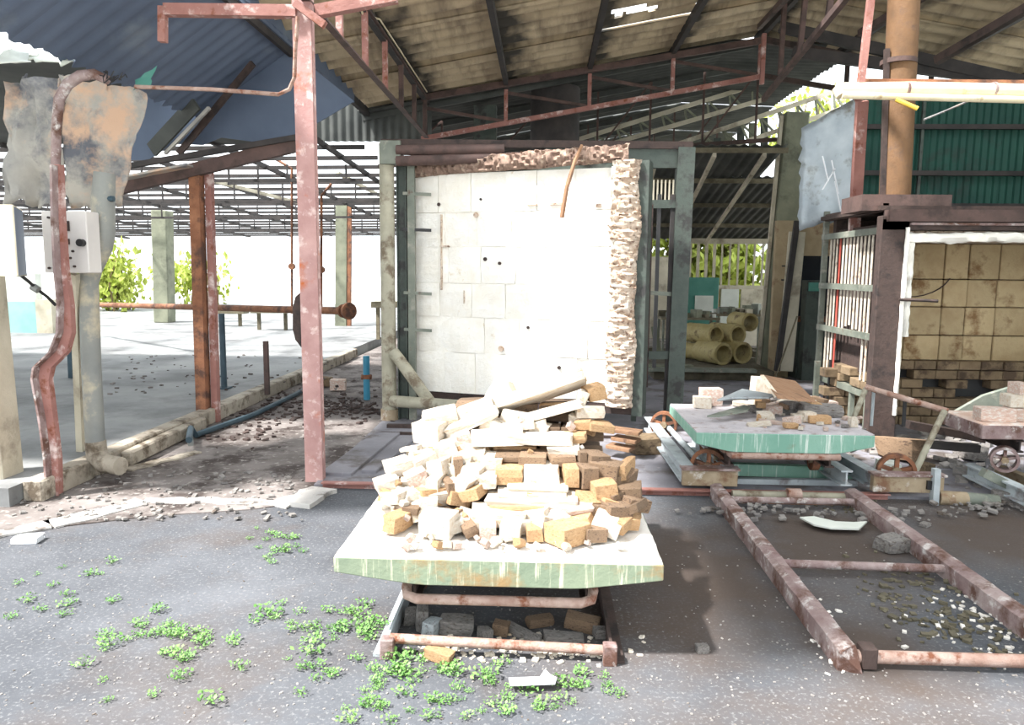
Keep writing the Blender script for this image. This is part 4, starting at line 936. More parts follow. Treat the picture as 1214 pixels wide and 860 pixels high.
# right ladder track
lr2 = thing('ladder_track', 'long rusty ladder track lying on the asphalt at lower right', 'track', (1.78, 4, 0))
def railmesh(x, y0, y1, fx, broken=False):
    m = MB(); n = 40 
    prof = [(0, 0), (0, .085), (fx*.03, .1), (fx*.07, .1), (fx*.075, .09), (fx*.09, .0)]
    for i in range(n+1):
        y = y0+(y1-y0)*i/n
        for a, z in prof:
            jx = noise.noise(V((y*9, a*30, 1)))*.004; jz = noise.noise(V((y*12, a*30, 7)))*.004
            yy = y+(noise.noise(V((a*50, z*40, 3)))*.05 if i == 0 and broken else 0)
            m.v.append(V((x+a+jx, yy, max(0, z+jz))))
    q = len(prof)
    for i in range(n):
        for j in range(q): m.f.append((i*q+j, i*q+(j+1) % q, (i+1)*q+(j+1) % q, (i+1)*q+j))
    m.f.append(tuple(range(q))); m.f.append(tuple(n*q+j for j in range(q)))
    return m
railmesh(1.175, 2.8, 5.05, 1, True).build('rail', 'rail', lr2, smooth=False)
railmesh(2.07, 2.3, 5.0, 1).build('rail', 'rail', lr2, smooth=False)
for (a, b, yy) in (((1.2, 2.83), (2.1, 2.83), .045), ((1.24, 3.76), (2.1, 3.74), .05), ((1.24, 4.85), (2.1, 4.85), .05)):
    MB().tube([(a[0], a[1], yy), (b[0], b[1], yy)], .022 if yy > .046 else .026, 12).build('crossbar', 'rail' if yy > .046 else 'railpipe', lr2)
MB().box((1.3, 2.83, .05), (.06, .07, .09)).build('end_block', 'rustdark', lr2, bevel=.006)

# transfer carriage
tc = thing('transfer_carriage', 'low steel transfer carriage with exposed spoked wheels under the teal trolley', 'carriage', (1.7, 5.6, .02))
cz_ = .14
for x, mm, y1 in ((1.03, 'palebeam', 6.9), (1.32, 'palebeam', 6.3)):
    MB().ibeam((x, 5.14, cz_), (x-.02, y1, cz_), .09, .12).build('side_beam', mm, tc)
MB().b2((.99, 5.08, .07), (1.37, 5.13, .19)).build('end_plate', 'ochresteel', tc, bevel=.004)
MB().b2((.98, 5.06, .185), (1.38, 5.16, .2)).build('end_plate_lip', 'rail', tc)
MB().tube([(1.17, 5.4, .16), (1.14, 6.8, .16)], .025, 10).build('draw_rod', 'palebeam', tc)
wheel((1.2, 5.24, .17), .13, tc, axis=V((.35, 1, 0)))
wheel((1.1, 6.6, .19), .12, tc, axis=V((.35, 1, 0)))
MB().b2((2.27, 5.02, .07), (2.74, 5.08, .19)).build('end_plate', 'ochresteel', tc, bevel=.004)
MB().b2((2.26, 5.0, .185), (2.75, 5.1, .2)).build('end_plate_lip', 'rail', tc)
MB().b2((2.62, 5.0, .1), (2.67, 5.02, .16)).build('slot', 'black', tc)
wheel((2.5, 5.2, .17), .13, tc, axis=V((.2, 1, 0)))
for x in (2.3, 2.12): MB().ibeam((x, 5.1, cz_), (x-.06, 6.6, cz_), .08, .11).build('side_beam', 'palebeam', tc)
MB().bar(PY(862, 556, 5.5), PY(1010, 561, 5.5), .06, .09).build('cross_beam', 'tealpaint', tc)
MB().bar(PY(870, 571, 5.35), PY(1015, 573, 5.35), .05, .05).build('cross_beam', 'palebeam', tc)
MB().tube([PY(868, 586, 5.0), PY(1012, 590, 5.0)], .028, 12).build('axle', 'pipe', tc)
MB().tube([PY(868, 596, 4.95), PY(1008, 600, 4.95)], .022, 12).build('axle', 'rust', tc)
p = PY(941, 587, 4.97); MB().tube([p+V((-.045, 0, 0)), p+V((.045, 0, 0))], .045, 14).build('axle_hub', 'railpipe', tc)
MB().bar(PY(1107, 600, 5.0), PY(1110, 556, 5.0), .04, .05, (0, 1, 0)).build('upright_tab', 'palebeam', tc)
MB().tube([PY(1112, 590, 5.02), PY(1145, 592, 5.02)], .05, 12).build('motor_can', 'ochresteel', tc)
MB().tube([PY(1145, 592, 5.02), PY(1182, 595, 5.02)], .048, 12).build('motor_tail', 'greysteel', tc)

# teal trolley
A2x0, A2x1, B2y0, B2y1, Z2 = 1.05, 2.24, 4.98, 6.05, .47
c2 = thing('kiln_trolley', 'second kiln trolley with a teal slab edge carrying broken boards', 'trolley', (1.65, 5.6, .2))
slab_prism(A2x0, A2x1, B2y0, B2y1, Z2, .13, .22, 'deck', 'tealpaint', c2)
MB().b2((A2x0+.004, B2y0+.004, Z2-.002), (A2x1-.004, B2y1-.004, Z2+.008)).build('top_skin', 'greytop', c2)
hA, hB = PY(868, 533, 5.0), PY(995, 538, 5.0)
MB().tube([(hA.x-.03, 5.15, .33), (hA.x, 5.0, .315), (hB.x, 5.0, .315), (hB.x+.03, 5.15, .33)], .026, 12).build('push_bar', 'railpipe', c2)
for x in (1.3, 1.98): MB().ibeam((x, 5.05, .27), (x, 6.0, .27), .06, .09).build('chassis_beam', 'rustdark', c2)
for x in (1.3, 1.98):
    for y in (5.35, 5.85): wheel((x, y, .2), .07, c2)

# T-shaped push handle
th_ = thing('push_frame', 'bare pipe frame leaning above the carriage wheels at right', 'frame', tuple(PY(1083, 562, 5.25)))
MB().tube([PY(1026, 459, 5.7), PY(1124, 488, 5.35)], .022, 10).build('top_pipe', 'railpipe', th_)
MB().tube([PY(1120, 487, 5.35), PY(1083, 563, 5.25)], .022, 10).build('leg', 'pipe', th_)
MB().tube([PY(1027, 460, 5.7), PY(1012, 496, 5.7)], .02, 10).build('leg', 'pipe', th_)
MB().tube([PY(1036, 462, 5.75), PY(1033, 505, 5.75)], .012, 8).build('stay', 'palebeam', th_)
MB().bar(PY(1073, 473, 5.6), PY(1071, 506, 5.6), .02, .02, (0, 1, 0)).build('black_tab', 'black', th_)

# third trolley at the right edge
c3 = thing('kiln_trolley', 'third kiln trolley cut off by the right edge, carrying stacked pink bricks', 'trolley', (3.6, 5.6, .05))
a = PY(1160, 505, 5.3)
MB().b2((a.x, 5.25, .40), (a.x+1.0, 5.8, .5)).build('deck', 'rail', c3, bevel=.006)
MB().b2((a.x+.005, 5.255, .498), (a.x+1.0, 5.79, .506)).build('top_skin', 'brickpink', c3)
wheel((a.x+.2, 5.3, .25), .09, c3, axis=V((.5, 1, 0)), mat='rail', wd=.09)
MB().ibeam(PY(1148, 557, 5.5), PY(1240, 600, 4.7), .08, .1).build('side_beam', 'palebeam', c3)
MB().ibeam(PY(1180, 556, 5.7), PY(1240, 580, 5.1), .06, .08).build('side_beam', 'ochresteel', c3)
for x in (a.x+.3, a.x+.8): MB().ibeam((x, 5.3, .34), (x, 5.75, .34), .06, .09).build('chassis_beam', 'rustdark', c3)

#@@BRICKS
# ------------------------------------------------------------------ bricks
def brickmesh(seed, chip=.12):
    r_ = random.Random(seed); bm = bmesh.new(); bmesh.ops.create_cube(bm, size=1)
    bmesh.ops.subdivide_edges(bm, edges=bm.edges[:], cuts=1, use_grid_fill=True)
    for v in bm.verts:
        k = sum(1 for c in v.co if abs(c) > .4)
        if k == 3: f = r_.uniform(.0, chip) if r_.random() < .5 else r_.uniform(0, .03); v.co *= (1-f)
        elif k == 2: v.co *= 1-r_.uniform(0, chip*.35)
        else: v.co *= 1-r_.uniform(-.0, .03)
    bmesh.ops.bevel(bm, geom=[e for e in bm.edges if e.calc_face_angle(0) > .7], offset=.022, segments=1, affect='EDGES')
    me = bpy.data.meshes.new('brick'); bm.to_mesh(me); bm.free(); return me
BM = [brickmesh(i, .10+.05*(i % 4)) for i in range(12)]
bmcache = {}
ORDN = {}
def brick(c, size, rot, mat, label, group=None, cat='brick', name='firebrick', seed=None):
    s_ = seed if seed is not None else rnd.randrange(12)
    key = (s_ % 12, mat)
    if key not in bmcache:
        me = BM[s_ % 12].copy(); me.materials.append(mt[mat]); bmcache[key] = me
    o = bpy.data.objects.new(name, bmcache[key]); COL.objects.link(o)
    o.location = c; o.scale = size; o.rotation_euler = rot
    return tag(o, label, cat, group)
TB = ZT+.004
def heap(x, y):      # height of the heap's surface over the trolley deck
    h = min((y-2.96)*.6, (x+.80)*1.6, (.50-x)*2.2, (4.32-y)*1.6)
    return TB+max(0, min(h, .50))
def onheap(px, py, lift=.0):
    d = ray(px, py); t_ = 2.4
    while t_ < 6:
        p = CP+d*t_
        if p.z <= heap(p.x, p.y)+lift: return p
        t_ += .01
    return G(px, py, TB)
# inner courses that carry the outer bricks
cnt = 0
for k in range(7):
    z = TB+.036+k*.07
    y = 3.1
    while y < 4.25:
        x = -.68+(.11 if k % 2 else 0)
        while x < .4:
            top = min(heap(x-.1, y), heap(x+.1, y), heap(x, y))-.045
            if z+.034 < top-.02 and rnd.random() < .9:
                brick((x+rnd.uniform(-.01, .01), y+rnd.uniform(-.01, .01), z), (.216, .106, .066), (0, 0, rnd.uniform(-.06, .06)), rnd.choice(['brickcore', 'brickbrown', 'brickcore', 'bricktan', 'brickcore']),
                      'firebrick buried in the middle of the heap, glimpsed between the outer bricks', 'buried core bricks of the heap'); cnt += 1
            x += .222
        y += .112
W, T_, Bn, Pk = 'brickwhite', 'bricktan', 'brickbrown', 'brickpink'
# px, py, width px, height px, depth m, yaw, roll(image tilt, deg, + = right end up), pitch, material, label
HB = [
 (673, 646, 34, 24, .13, 40, 0, 0, T_, 'square tan-ended brick nearest the deck edge, right of the heap centre'),
 (702, 641, 26, 16, .12, 20, -5, 0, Bn, 'brown brick end leaning right behind the tan-ended front brick'),
 (692, 622, 27, 15, .2, -12, 14, 0, T_, 'small orange-tan brick tilted up to the right, above the tan-ended front brick'),
 (658, 621, 23, 20, .13, 25, 10, 10, W, 'white cube-like brick just above and left of the tan-ended front brick'),
 (722, 628, 34, 19, .14, -15, -20, 0, W, 'pale rough brick sloping down to the right near the right deck corner'),
 (745, 626, 17, 14, .26, -25, -2, 0, T_, 'small square tan brick end at the far right of the lower heap'),
 (676, 606, 62, 10, .16, 0, 9, 0, Pk, 'flat cream tile rising to the right above the pale rough brick'),
 (716, 585, 28, 23, .13, 12, 6, 0, T_, 'large orange-tan cube brick on the shaded right flank'),
 (694, 567, 19, 26, .16, 18, -3, 0, Bn, 'upright brown-tan brick end on the shaded flank, right of the narrow one'),
 (675, 566, 17, 24, .2, 8, 0, 0, T_, 'narrow upright tan brick end beside the long white stretcher'),
 (720, 560, 34, 20, .12, -22, -4, 0, Bn, 'long dark brown brick lying at the back of the shaded flank'),
 (745, 561, 11, 19, .22, -20, 5, 0, T_, 'upright pale tan brick end at the far right of the shaded flank'),
 (753, 606, 22, 10, .12, -30, 28, 0, Bn, 'brown brick lying askew at the right foot of the heap'),
 (728, 606, 30, 12, .2, 20, -6, 0, Bn, 'dark slab wedged low in the shaded flank'),
 (642, 565, 44, 22, .16, 2, 0, 0, W, 'long white stretcher brick right of the tan header brick'),
 (636, 580, 76, 6, .2, 0, -1, 0, W, 'thin white tile edge below the tan header brick'),
 (630, 588, 84, 6, .22, 2, 0, 0, W, 'second thin white tile edge, directly under the first'),
 (630, 597, 112, 9, .22, -1, 1, 0, W, 'widest white slab across the middle of the heap'),
 (604, 565, 35, 20, .21, 0, 0, 0, T_, 'clean rectangular tan header brick facing the camera in mid heap'),
 (601, 544, 30, 6, .2, 0, 0, 0, Bn, 'thin dark tile edge above the tan header brick'),
 (632, 547, 33, 12, .18, -3, 0, 0, Bn, 'brown brick under the big white shelf slab'),
 (612, 603, 70, 7, .2, 0, 1, 0, T_, 'thin tan-edged tile below the widest white slab'),
 (590, 616, 66, 20, .13, 3, -4, 0, W, 'long white brick in the lower front of the heap'),
 (640, 615, 26, 20, .14, -20, 10, 0, W, 'white broken brick between the long white brick and the white cube'),
 (577, 636, 20, 17, .18, 4, 0, 0, Pk, 'pinkish brick end in the bottom front row, second from the left'),
 (606, 637, 25, 18, .18, -4, -3, 0, W, 'cream brick end in the middle of the bottom front row'),
 (632, 638, 20, 15, .2, 6, 0, 0, T_, 'tan brick end in the bottom front row, left of the white cube'),
 (552, 636, 16, 14, .16, 20, 20, 0, Bn, 'dark brick deep in the gap of the bottom front row'),
 (518, 635, 40, 28, .12, -12, -2, 0, W, 'big white block at the left end of the bottom front row'),
 (560, 588, 24, 14, .14, -15, 18, 0, T_, 'wedge-shaped tan brick left of the thin tile edges'),
 (546, 581, 18, 36, .1, -20, -32, 0, W, 'white brick standing tilted on the left face of the heap'),
 (530, 582, 9, 20, .12, 25, 4, 0, Bn, 'narrow brown brick edge left of the tilted standing brick'),
 (541, 554, 11, 22, .16, 10, 6, 0, Bn, 'narrow grey-brown upright brick end in the upper left face'),
 (560, 565, 24, 20, .14, -12, -5, 0, W, 'blocky white brick above the tan wedge'),
 (492, 571, 24, 21, .12, 20, 22, 0, Pk, 'pink-orange brick tilted up to the right on the left slope'),
 (471, 625, 17, 22, .16, -28, -8, 0, T_, 'small tan cube brick alone on the deck at lower left'),
 (489, 606, 20, 9, .12, -10, -3, 0, Bn, 'flat tan chip above the small tan cube brick'),
 (506, 598, 22, 13, .14, 8, 0, 0, W, 'cream brick half buried low on the left slope'),
 (515, 580, 15, 26, .14, -8, 0, 0, W, 'upright white brick on the left slope beside the pink-orange one'),
 (526, 616, 36, 9, .1, -20, 12, 0, Bn, 'grey-brown wedge resting on the big white block'),
 (486, 533, 24, 5, .05, -20, 14, 0, W, 'thin white splinter sticking out to the left of the heap'),
 (508, 515, 34, 26, .13, -15, 0, 0, W, 'large white block high on the left shoulder'),
 (520, 498, 42, 18, .14, 15, 8, 10, W, 'rounded white lump on top of the left shoulder block'),
 (548, 522, 18, 15, .1, 15, 14, 0, Pk, 'small brown-pink brick under the rounded white lump'),
 (545, 545, 22, 12, .12, 10, -8, 0, W, 'white brick chip in the upper left face below the small brown-pink brick'),
 (470, 556, 26, 16, .12, 30, 10, 0, W, 'white broken brick at the upper left foot of the heap'),
 (456, 577, 26, 14, .12, 22, 14, 0, W, 'white broken brick at the far left foot of the heap'),
 (468, 592, 26, 14, .13, -25, 6, 0, W, 'white brick with a hole at the left foot, above the small tan cube'),
 (500, 550, 26, 17, .12, 28, 20, 0, W, 'white brick tilted on the left slope above the pink-orange one'),
 (520, 556, 20, 18, .12, -18, 10, 0, W, 'blunt white brick in the middle of the left slope'),
 (526, 535, 28, 15, .14, 12, 12, 0, W, 'white brick under the left shoulder block'),
 (488, 588, 18, 12, .1, 15, -12, 0, W, 'small white brick just below the pink-orange one'),
 (588, 524, 64, 22, .22, 4, 2, -14, W, 'broad white slab lying flat left of the shelf slab'),
 (635, 524, 92, 13, .28, -4, 1, -6, W, 'big flat white shelf slab with a jagged back edge'),
 (674, 522, 46, 11, .13, -3, 5, 0, T_, 'tan-edged slab at the right tip of the shelf slab'),
 (668, 535, 40, 10, .18, 0, 3, 0, W, 'white slab tucked under the tan-edged slab'),
 (688, 544, 9, 17, .14, 12, 0, 0, Bn, 'small greenish-brown upright under the tan-edged slab'),
 (665, 547, 30, 12, .14, 12, 0, 0, Bn, 'dark brown brick in the shade under the shelf slab'),
 (706, 548, 24, 16, .14, 20, -5, 0, Bn, 'brown brick in shade right of the greenish upright'),
 (556, 502, 70, 12, .14, 12, 22, 0, W, 'long white slab sloping up to the right on the upper left'),
 (562, 486, 46, 12, .12, 6, 20, 0, W, 'shorter white slab sloping up to the right, above the long one'),
 (636, 470, 122, 14, .2, 4, 19, -24, W, 'longest white slab leaning up to the right across the top of the heap'),
 (644, 493, 100, 12, .14, -3, 17, -10, W, 'tan-flecked slab leaning up to the right just beneath the longest slab'),
 (676, 455, 40, 10, .13, -6, 2, -18, T_, 'arched tan-bottomed slab at the very top of the heap'),
 (705, 467, 22, 17, .14, 12, 13, 0, T_, 'square brown-tan brick at the top right of the heap'),
 (690, 477, 12, 24, .1, -10, -22, 0, W, 'narrow white brick leaning left of the square top right brick'),
 (700, 491, 36, 15, .14, 4, -2, -8, W, 'cream block under the square top right brick'),
 (692, 505, 20, 10, .14, -6, 5, 0, T_, 'small tan brick under the left half of the cream block'),
 (712, 508, 30, 9, .16, 6, -8, 0, T_, 'tan slab under the right half of the cream block'),
 (614, 506, 40, 9, .14, 0, 8, 0, W, 'white rubble slab beneath the tan-flecked leaning slab'),
 (580, 550, 30, 14, .16, 3, 0, 0, W, 'white brick left of the thin dark tile edge'),
 (578, 572, 22, 16, .16, 0, 0, 0, W, 'white brick left of the tan header brick'),
]
for i, (px_, py_, wpx, hpx, dep, yaw, roll, pit, mm, lb) in enumerate(HB):
    p = onheap(px_, py_, .01); dist = (p-CP).dot(fw); s_ = dist/FPX
    wd = wpx*s_/max(.75, math.cos(R(yaw))) ; ht = hpx*s_
    c = p+V((0, dep*.38, 0)); c.z = max(c.z, TB+ht*.5*math.cos(R(roll))+abs(math.sin(R(roll)))*wd*.5)
    brick(c, (wd, dep, ht), (R(pit), R(-roll), R(yaw)), mm, lb, seed=i*5 % 12)
rq = random.Random(12)
zones = (('low on the left slope', 450, 500, 575, 612), ('on the left slope, level with the pink-orange brick', 470, 540, 548, 590), ('on the upper left slope below the shoulder block', 490, 560, 520, 560), ('among the lowest bricks in front', 500, 690, 622, 642), ('on the shaded right flank', 700, 755, 545, 620), ('near the top under the leaning slabs', 560, 700, 485, 515))
for zi, (zn, x0, x1, y0, y1) in enumerate(zones):
    for k in range((11, 12, 9, 8, 13, 7)[zi]):
        p = onheap(rq.uniform(x0, x1), rq.uniform(y0, y1)); sc = rq.uniform(.07, .13)
        p.y += .06; p.z = max(p.z-.02, TB+.03)
        if p.y > 4.3 or p.z > 1.0: continue
        mm = (Bn, T_, Bn)[k % 3] if zi == 4 else (W, W, W, T_, W)[k % 5]
        brick(p, (sc*rq.uniform(1, 1.7), .11, sc*.62), (R(rq.uniform(-18, 18)), R(rq.uniform(-25, 25)), R(rq.uniform(-45, 45))), mm,
              ('brown' if mm == Bn else 'tan' if mm == T_ else 'chalky white')+' broken brick wedged '+zn, 'broken bricks wedged '+zn)
# pointed shard against the door
p = onheap(592, 458); m = MB(); s_ = (PY(592, 458, 3.85)-CP).dot(fw)/FPX
q = [PY(x, y, 3.85) for x, y in ((570, 478), (578, 462), (592, 444), (601, 452), (609, 470), (600, 476))]
tag(MB().poly(q, (0.03, .09, -.02)).build('firebrick', W, bevel=.006), 'pointed white shard standing up at the top left of the heap', 'brick')
# loose crumbs around the heap
for i in range(46):
    a = rnd.random(); 
    if a < .5: px_, py_ = rnd.uniform(455, 740), rnd.uniform(640, 652)
    elif a < .8: px_, py_ = rnd.uniform(450, 540), rnd.uniform(560, 645)
    else: px_, py_ = rnd.uniform(540, 700), rnd.uniform(500, 640)
    p = onheap(px_, py_, .01); s_ = rnd.uniform(.012, .03)
    if p.y > 3.95 or abs(p.x+.16) > .58: continue
    brick(p+V((0, 0, s_*.3)), (s_*1.5, s_*1.2, s_), (rnd.random(), rnd.random(), rnd.random()*3), rnd.choice([W, W, Pk, T_]), 'small firebrick crumb scattered over the heap and deck of the front trolley', 'crumbs on the front trolley', 'rubble', 'brick_crumb')

# debris inside the front ladder track
fd = [(500, 742, .05, .1, .1, 12, 'concretegrey', 'grey upright stone chip at the left inside the front ladder track'),
      (512, 750, .06, .08, .07, -20, 'palebeam', 'pale grey chip second from left inside the front ladder track'),
      (541, 745, .15, .1, .06, 5, 'concretegrey', 'large dark stone lying inside the front ladder track'),
      (575, 755, .05, .06, .05, 30, 'concretegrey', 'small dark lump in the middle of the front ladder track'),
      (594, 748, .07, .06, .05, -10, 'brickbrown', 'brown chip beside the long grey sliver under the trolley'),
      (612, 748, .13, .05, .03, -35, 'concretegrey', 'long grey sliver lying diagonally under the trolley'),
      (640, 738, .13, .06, .04, 28, 'brickbrown', 'brown brick piece tilted under the trolley, right of centre'),
      (690, 742, .15, .08, .055, -14, 'brickbrown', 'brown half brick at the right inside the front ladder track'),
      (668, 757, .17, .07, .03, 6, 'concretegrey', 'flat grey slab at the right inside the front ladder track'),
      (632, 758, .07, .05, .03, -15, 'concretegrey', 'small grey flake between the sliver and the flat slab'),
      (712, 752, .06, .05, .04, 15, 'concretegrey', 'dark pebble at the right rail of the front ladder track'),
      (521, 779, .12, .06, .045, -22, 'bricktan', 'tan brick piece lying in front of the front ladder track'),
      (486, 735, .05, .08, .06, 10, 'concretegrey', 'dark chip beside the left rail under the trolley')]
for px_, py_, a, b_, c_, yw, mm, lb in fd:
    p = G(px_, py_+4, 0); brick((p.x, max(p.y, 2.9) if py_ < 770 else p.y, c_/2+.002), (a, b_, c_), (0, R(6), R(yw)), mm, lb, None, 'stone' if mm != 'bricktan' else 'brick', 'stone' if mm != 'bricktan' else 'firebrick')

# load of the teal trolley
Z2t = Z2+.01
def on2(px, py, h=0): return G(px, py, Z2t+h)
ld = [(835, 467, 24, 20, .12, 5, 0, 'brickpink', 'pinkish brick at the back left corner of the teal trolley'),
      (833, 479, 20, 14, .1, 0, 0, W, 'white brick in front of the pinkish one on the teal trolley'),
      (899, 466, 24, 34, .12, 6, -4, W, 'white brick standing under the tilted brown board'),
      (908, 474, 20, 10, .1, -8, 4, T_, 'orange-brown brick chunk under the tilted brown board'),
      (917, 488, 18, 11, .1, 8, 0, Pk, 'pink-white brick in the middle of the teal trolley load'),
      (938, 487, 34, 10, .12, -6, 0, 'concretegrey', 'long grey-pink rubble piece right of the pink-white brick'),
      (975, 489, 52, 14, .18, 3, -4, 'concretegrey', 'big grey rubble block at the right rear of the teal trolley'),
      (958, 496, 16, 12, .1, 10, 0, W, 'small white brick at the front of the rubble block'),
      (972, 499, 26, 9, .1, -4, 0, T_, 'brown brick sliver at the front right of the teal trolley'),
      (946, 497, 12, 9, .08, 0, 0, W, 'tiny white cube beside the small white brick'),
      (1012, 502, 9, 12, .05, 8, 0, W, 'lone small white block near the right end of the teal trolley'),
      (900, 504, 28, 5, .06, 0, 6, W, 'flat white tile chip at the front edge of the teal trolley, left one'),
      (918, 502, 34, 4, .06, 0, -6, Pk, 'flat tile strip at the front edge of the teal trolley, middle one'),
      (938, 506, 16, 6, .06, 6, 0, T_, 'flat ochre chip at the front edge of the teal trolley, right one'),
      (880, 478, 26, 5, .14, -20, -4, W, 'white board scrap lying across the middle of the teal trolley')]
for i, (px_, py_, wpx, hpx, dep, yaw, roll, mm, lb) in enumerate(ld):
    p = on2(px_, py_+hpx*.4); s_ = (p-CP).dot(fw)/FPX; ht = hpx*s_
    p.y = min(max(p.y+dep*.3, B2y0+dep*.55), B2y1-.06); brick((p.x, p.y, Z2t+ht/2), (wpx*s_, dep, ht), (0, R(-roll), R(yaw)), mm, lb, seed=i)
def board(pix, Y, ext, mat, label, name='board', cat='board'):
    q = [PY(x, y, yy) for (x, y), yy in zip(pix, Y)]
    return tag(MB().poly(q, ext).build(name, mat, bevel=.002), label, cat)
board([(903, 447), (945, 455), (968, 478), (922, 473)], [5.6, 5.75, 5.45, 5.3], (-.01, .012, .02), 'wood', 'brown board tilted up on the rubble of the teal trolley')
board([(838, 495), (882, 482), (890, 484), (886, 489), (852, 495)], [5.3, 5.6, 5.6, 5.45, 5.3], (0, .006, .012), 'greysteel', 'dark grey sheet lying on the left of the teal trolley')
board([(850, 476), (880, 463), (920, 470), (912, 473), (868, 473)], [5.6, 5.8, 5.6, 5.5, 5.5], (0, .006, .012), 'palebeam', 'pale board scrap behind the dark grey sheet')
board([(901, 447), (906, 446), (924, 470), (918, 472)], [5.5, 5.5, 5.35, 5.35], (0, .01, .01), W, 'white strip leaning along the left edge of the brown board')
for i in range(40):
    p = on2(rnd.uniform(885, 1025), rnd.uniform(492, 511)); p.y = max(p.y, B2y0+.03); s_ = rnd.uniform(.012, .035)
    brick((p.x, p.y, Z2t+s_*.4), (s_*1.5, s_, s_*.8), (rnd.random()*.3, rnd.random()*.3, rnd.random()*3), rnd.choice([W, Pk, 'concretegrey']), 'small rubble crumb on the front right of the teal trolley', 'crumbs on the teal trolley', 'rubble', 'brick_crumb')
rq = random.Random(5)
for k in range(40):
    p = on2(rq.uniform(885, 1000), rq.uniform(480, 505)); lv = 0 if k < 18 else 1
    if lv: p = on2(rq.uniform(900, 975), rq.uniform(478, 494))
    p.y = min(max(p.y, B2y0+.08), B2y1-.08); a_ = rq.uniform(.06, .15); h_ = rq.uniform(.025, .06)
    mm = (W, Pk, 'concretegrey', T_, 'brickbrown')[k % 5]
    brick((p.x, p.y, Z2t+h_/2+lv*.045), (a_, a_*.7, h_), (R(rq.uniform(-12, 12)), R(rq.uniform(-12, 12)), rq.random()*3), mm, ('white', 'pink', 'grey', 'tan', 'brown')[k % 5]+' broken piece in the '+('upper' if lv else 'lower')+' part of the rubble on the teal trolley', 'broken pieces on the teal trolley')
# load of the third trolley
for i, (px_, py_, wpx, hpx, mm, lb) in enumerate(((1178, 501, 40, 16, Pk, 'long pink brick at the front left of the third trolley'), (1212, 507, 34, 16, Pk, 'second pink brick of the bottom course, at the right edge'), (1207, 490, 26, 15, W, 'white brick of the second course on the third trolley'), (1213, 476, 14, 14, Pk, 'topmost pinkish brick on the third trolley'))):
    p = PY(px_, py_, 5.4); s_ = (p-CP).dot(fw)/FPX; z_ = .506+hpx*s_/2+(0 if i < 2 else (.1 if i == 2 else .19))
    brick((p.x, 5.4+.02*i, z_), (wpx*s_, .13, hpx*s_), (0, 0, R(-6+4*i)), mm, lb)

# ------------------------------------------------------------------ debris on the ground
gd = [(1060, 651, .15, .13, .08, 20, 'concretegrey', 'pale grey stone with a brown side inside the right ladder track', 'stone'),
      (1188, 592, .1, .08, .08, -20, 'concretegrey', 'pale stone below the third trolley beside the motor', 'stone'),
      (28, 640, .15, .1, .035, 10, 'paper', 'white crumpled chunk on the dusty ground at far left', 'chunk'),
      (833, 770, .05, .04, .03, 10, 'concretegrey', 'small pale pebble between the front trolley and the right ladder track', 'stone'),
      (1098, 620, .07, .05, .02, 40, 'concretegrey', 'small grey flake right of the long rusty ladder track', 'stone'),
      (400, 460, .2, .14, .14, 8, 'brickpink', 'reddish brick on the ground behind the pink-red post', 'brick'),
      (384, 455, .2, .14, .12, -12, 'ochrebrick', 'brown brick left of the reddish brick behind the pink-red post', 'brick'),
      (1155, 500, .3, .05, .25, -20, 'concretegrey', 'grey slab leaning left of the third trolley', 'slab'),
      (1128, 480, .16, .05, .12, -20, 'whiteboard', 'torn white sheet piece hanging at the end of the pipe frame', 'scrap')]
for px_, py_, a, b_, c_, yw, mm, lb, cat in gd:
    p = G(px_, py_+5, 0); z0 = .02 if p.y > EDGE else 0
    brick((p.x, p.y+b_*.3, z0+c_/2), (a, b_, c_), (0, 0, R(yw)), mm, lb, None, cat, {'brick': 'firebrick'}.get(cat, cat))
q = [G(x, y, .03) for x, y in ((603, 806), (640, 805), (646, 796), (652, 802), (660, 806), (658, 812), (605, 814))]
tag(MB().poly(q, (0, 0, .008)).build('paper_scrap', 'paper'), 'white paper scrap on the asphalt in front of the trolley', 'paper')
q = [G(x, y, .03) for x, y in ((948, 615), (965, 614), (990, 620), (1012, 621), (1028, 620), (1018, 629), (985, 628), (965, 624))]
tag(MB().poly(q, (0, 0, .01)).build('broken_board', 'whiteboard'), 'pale ragged board lying between the rails of the right ladder track', 'board')
# red-brown boards behind the front trolley, beside the door foot
for i, (a, b, wd, lb) in enumerate((((722, 500), (760, 503), .05, 'upper brown board stacked at the right foot of the kiln door'), ((728, 508), (757, 515), .06, 'middle brown board stacked at the right foot of the kiln door'), ((722, 516), (750, 526), .05, 'lowest splintered board at the right foot of the kiln door'))):
    p, q_ = PY(*a, 6.1), PY(*b, 6.0)
    p.z = .25-.07*i; q_.z = .24-.07*i
    tag(MB().bar(p, q_, .14, .03).build('loose_board', 'wood', bevel=.004), lb, 'board')
brick((.9, 6.25, .09), (.3, .24, .14), (0, 0, .3), 'ochrebrick', 'broken brown brick lump supporting the boards at the kiln door foot')
p = PY(785, 497, 6.9)
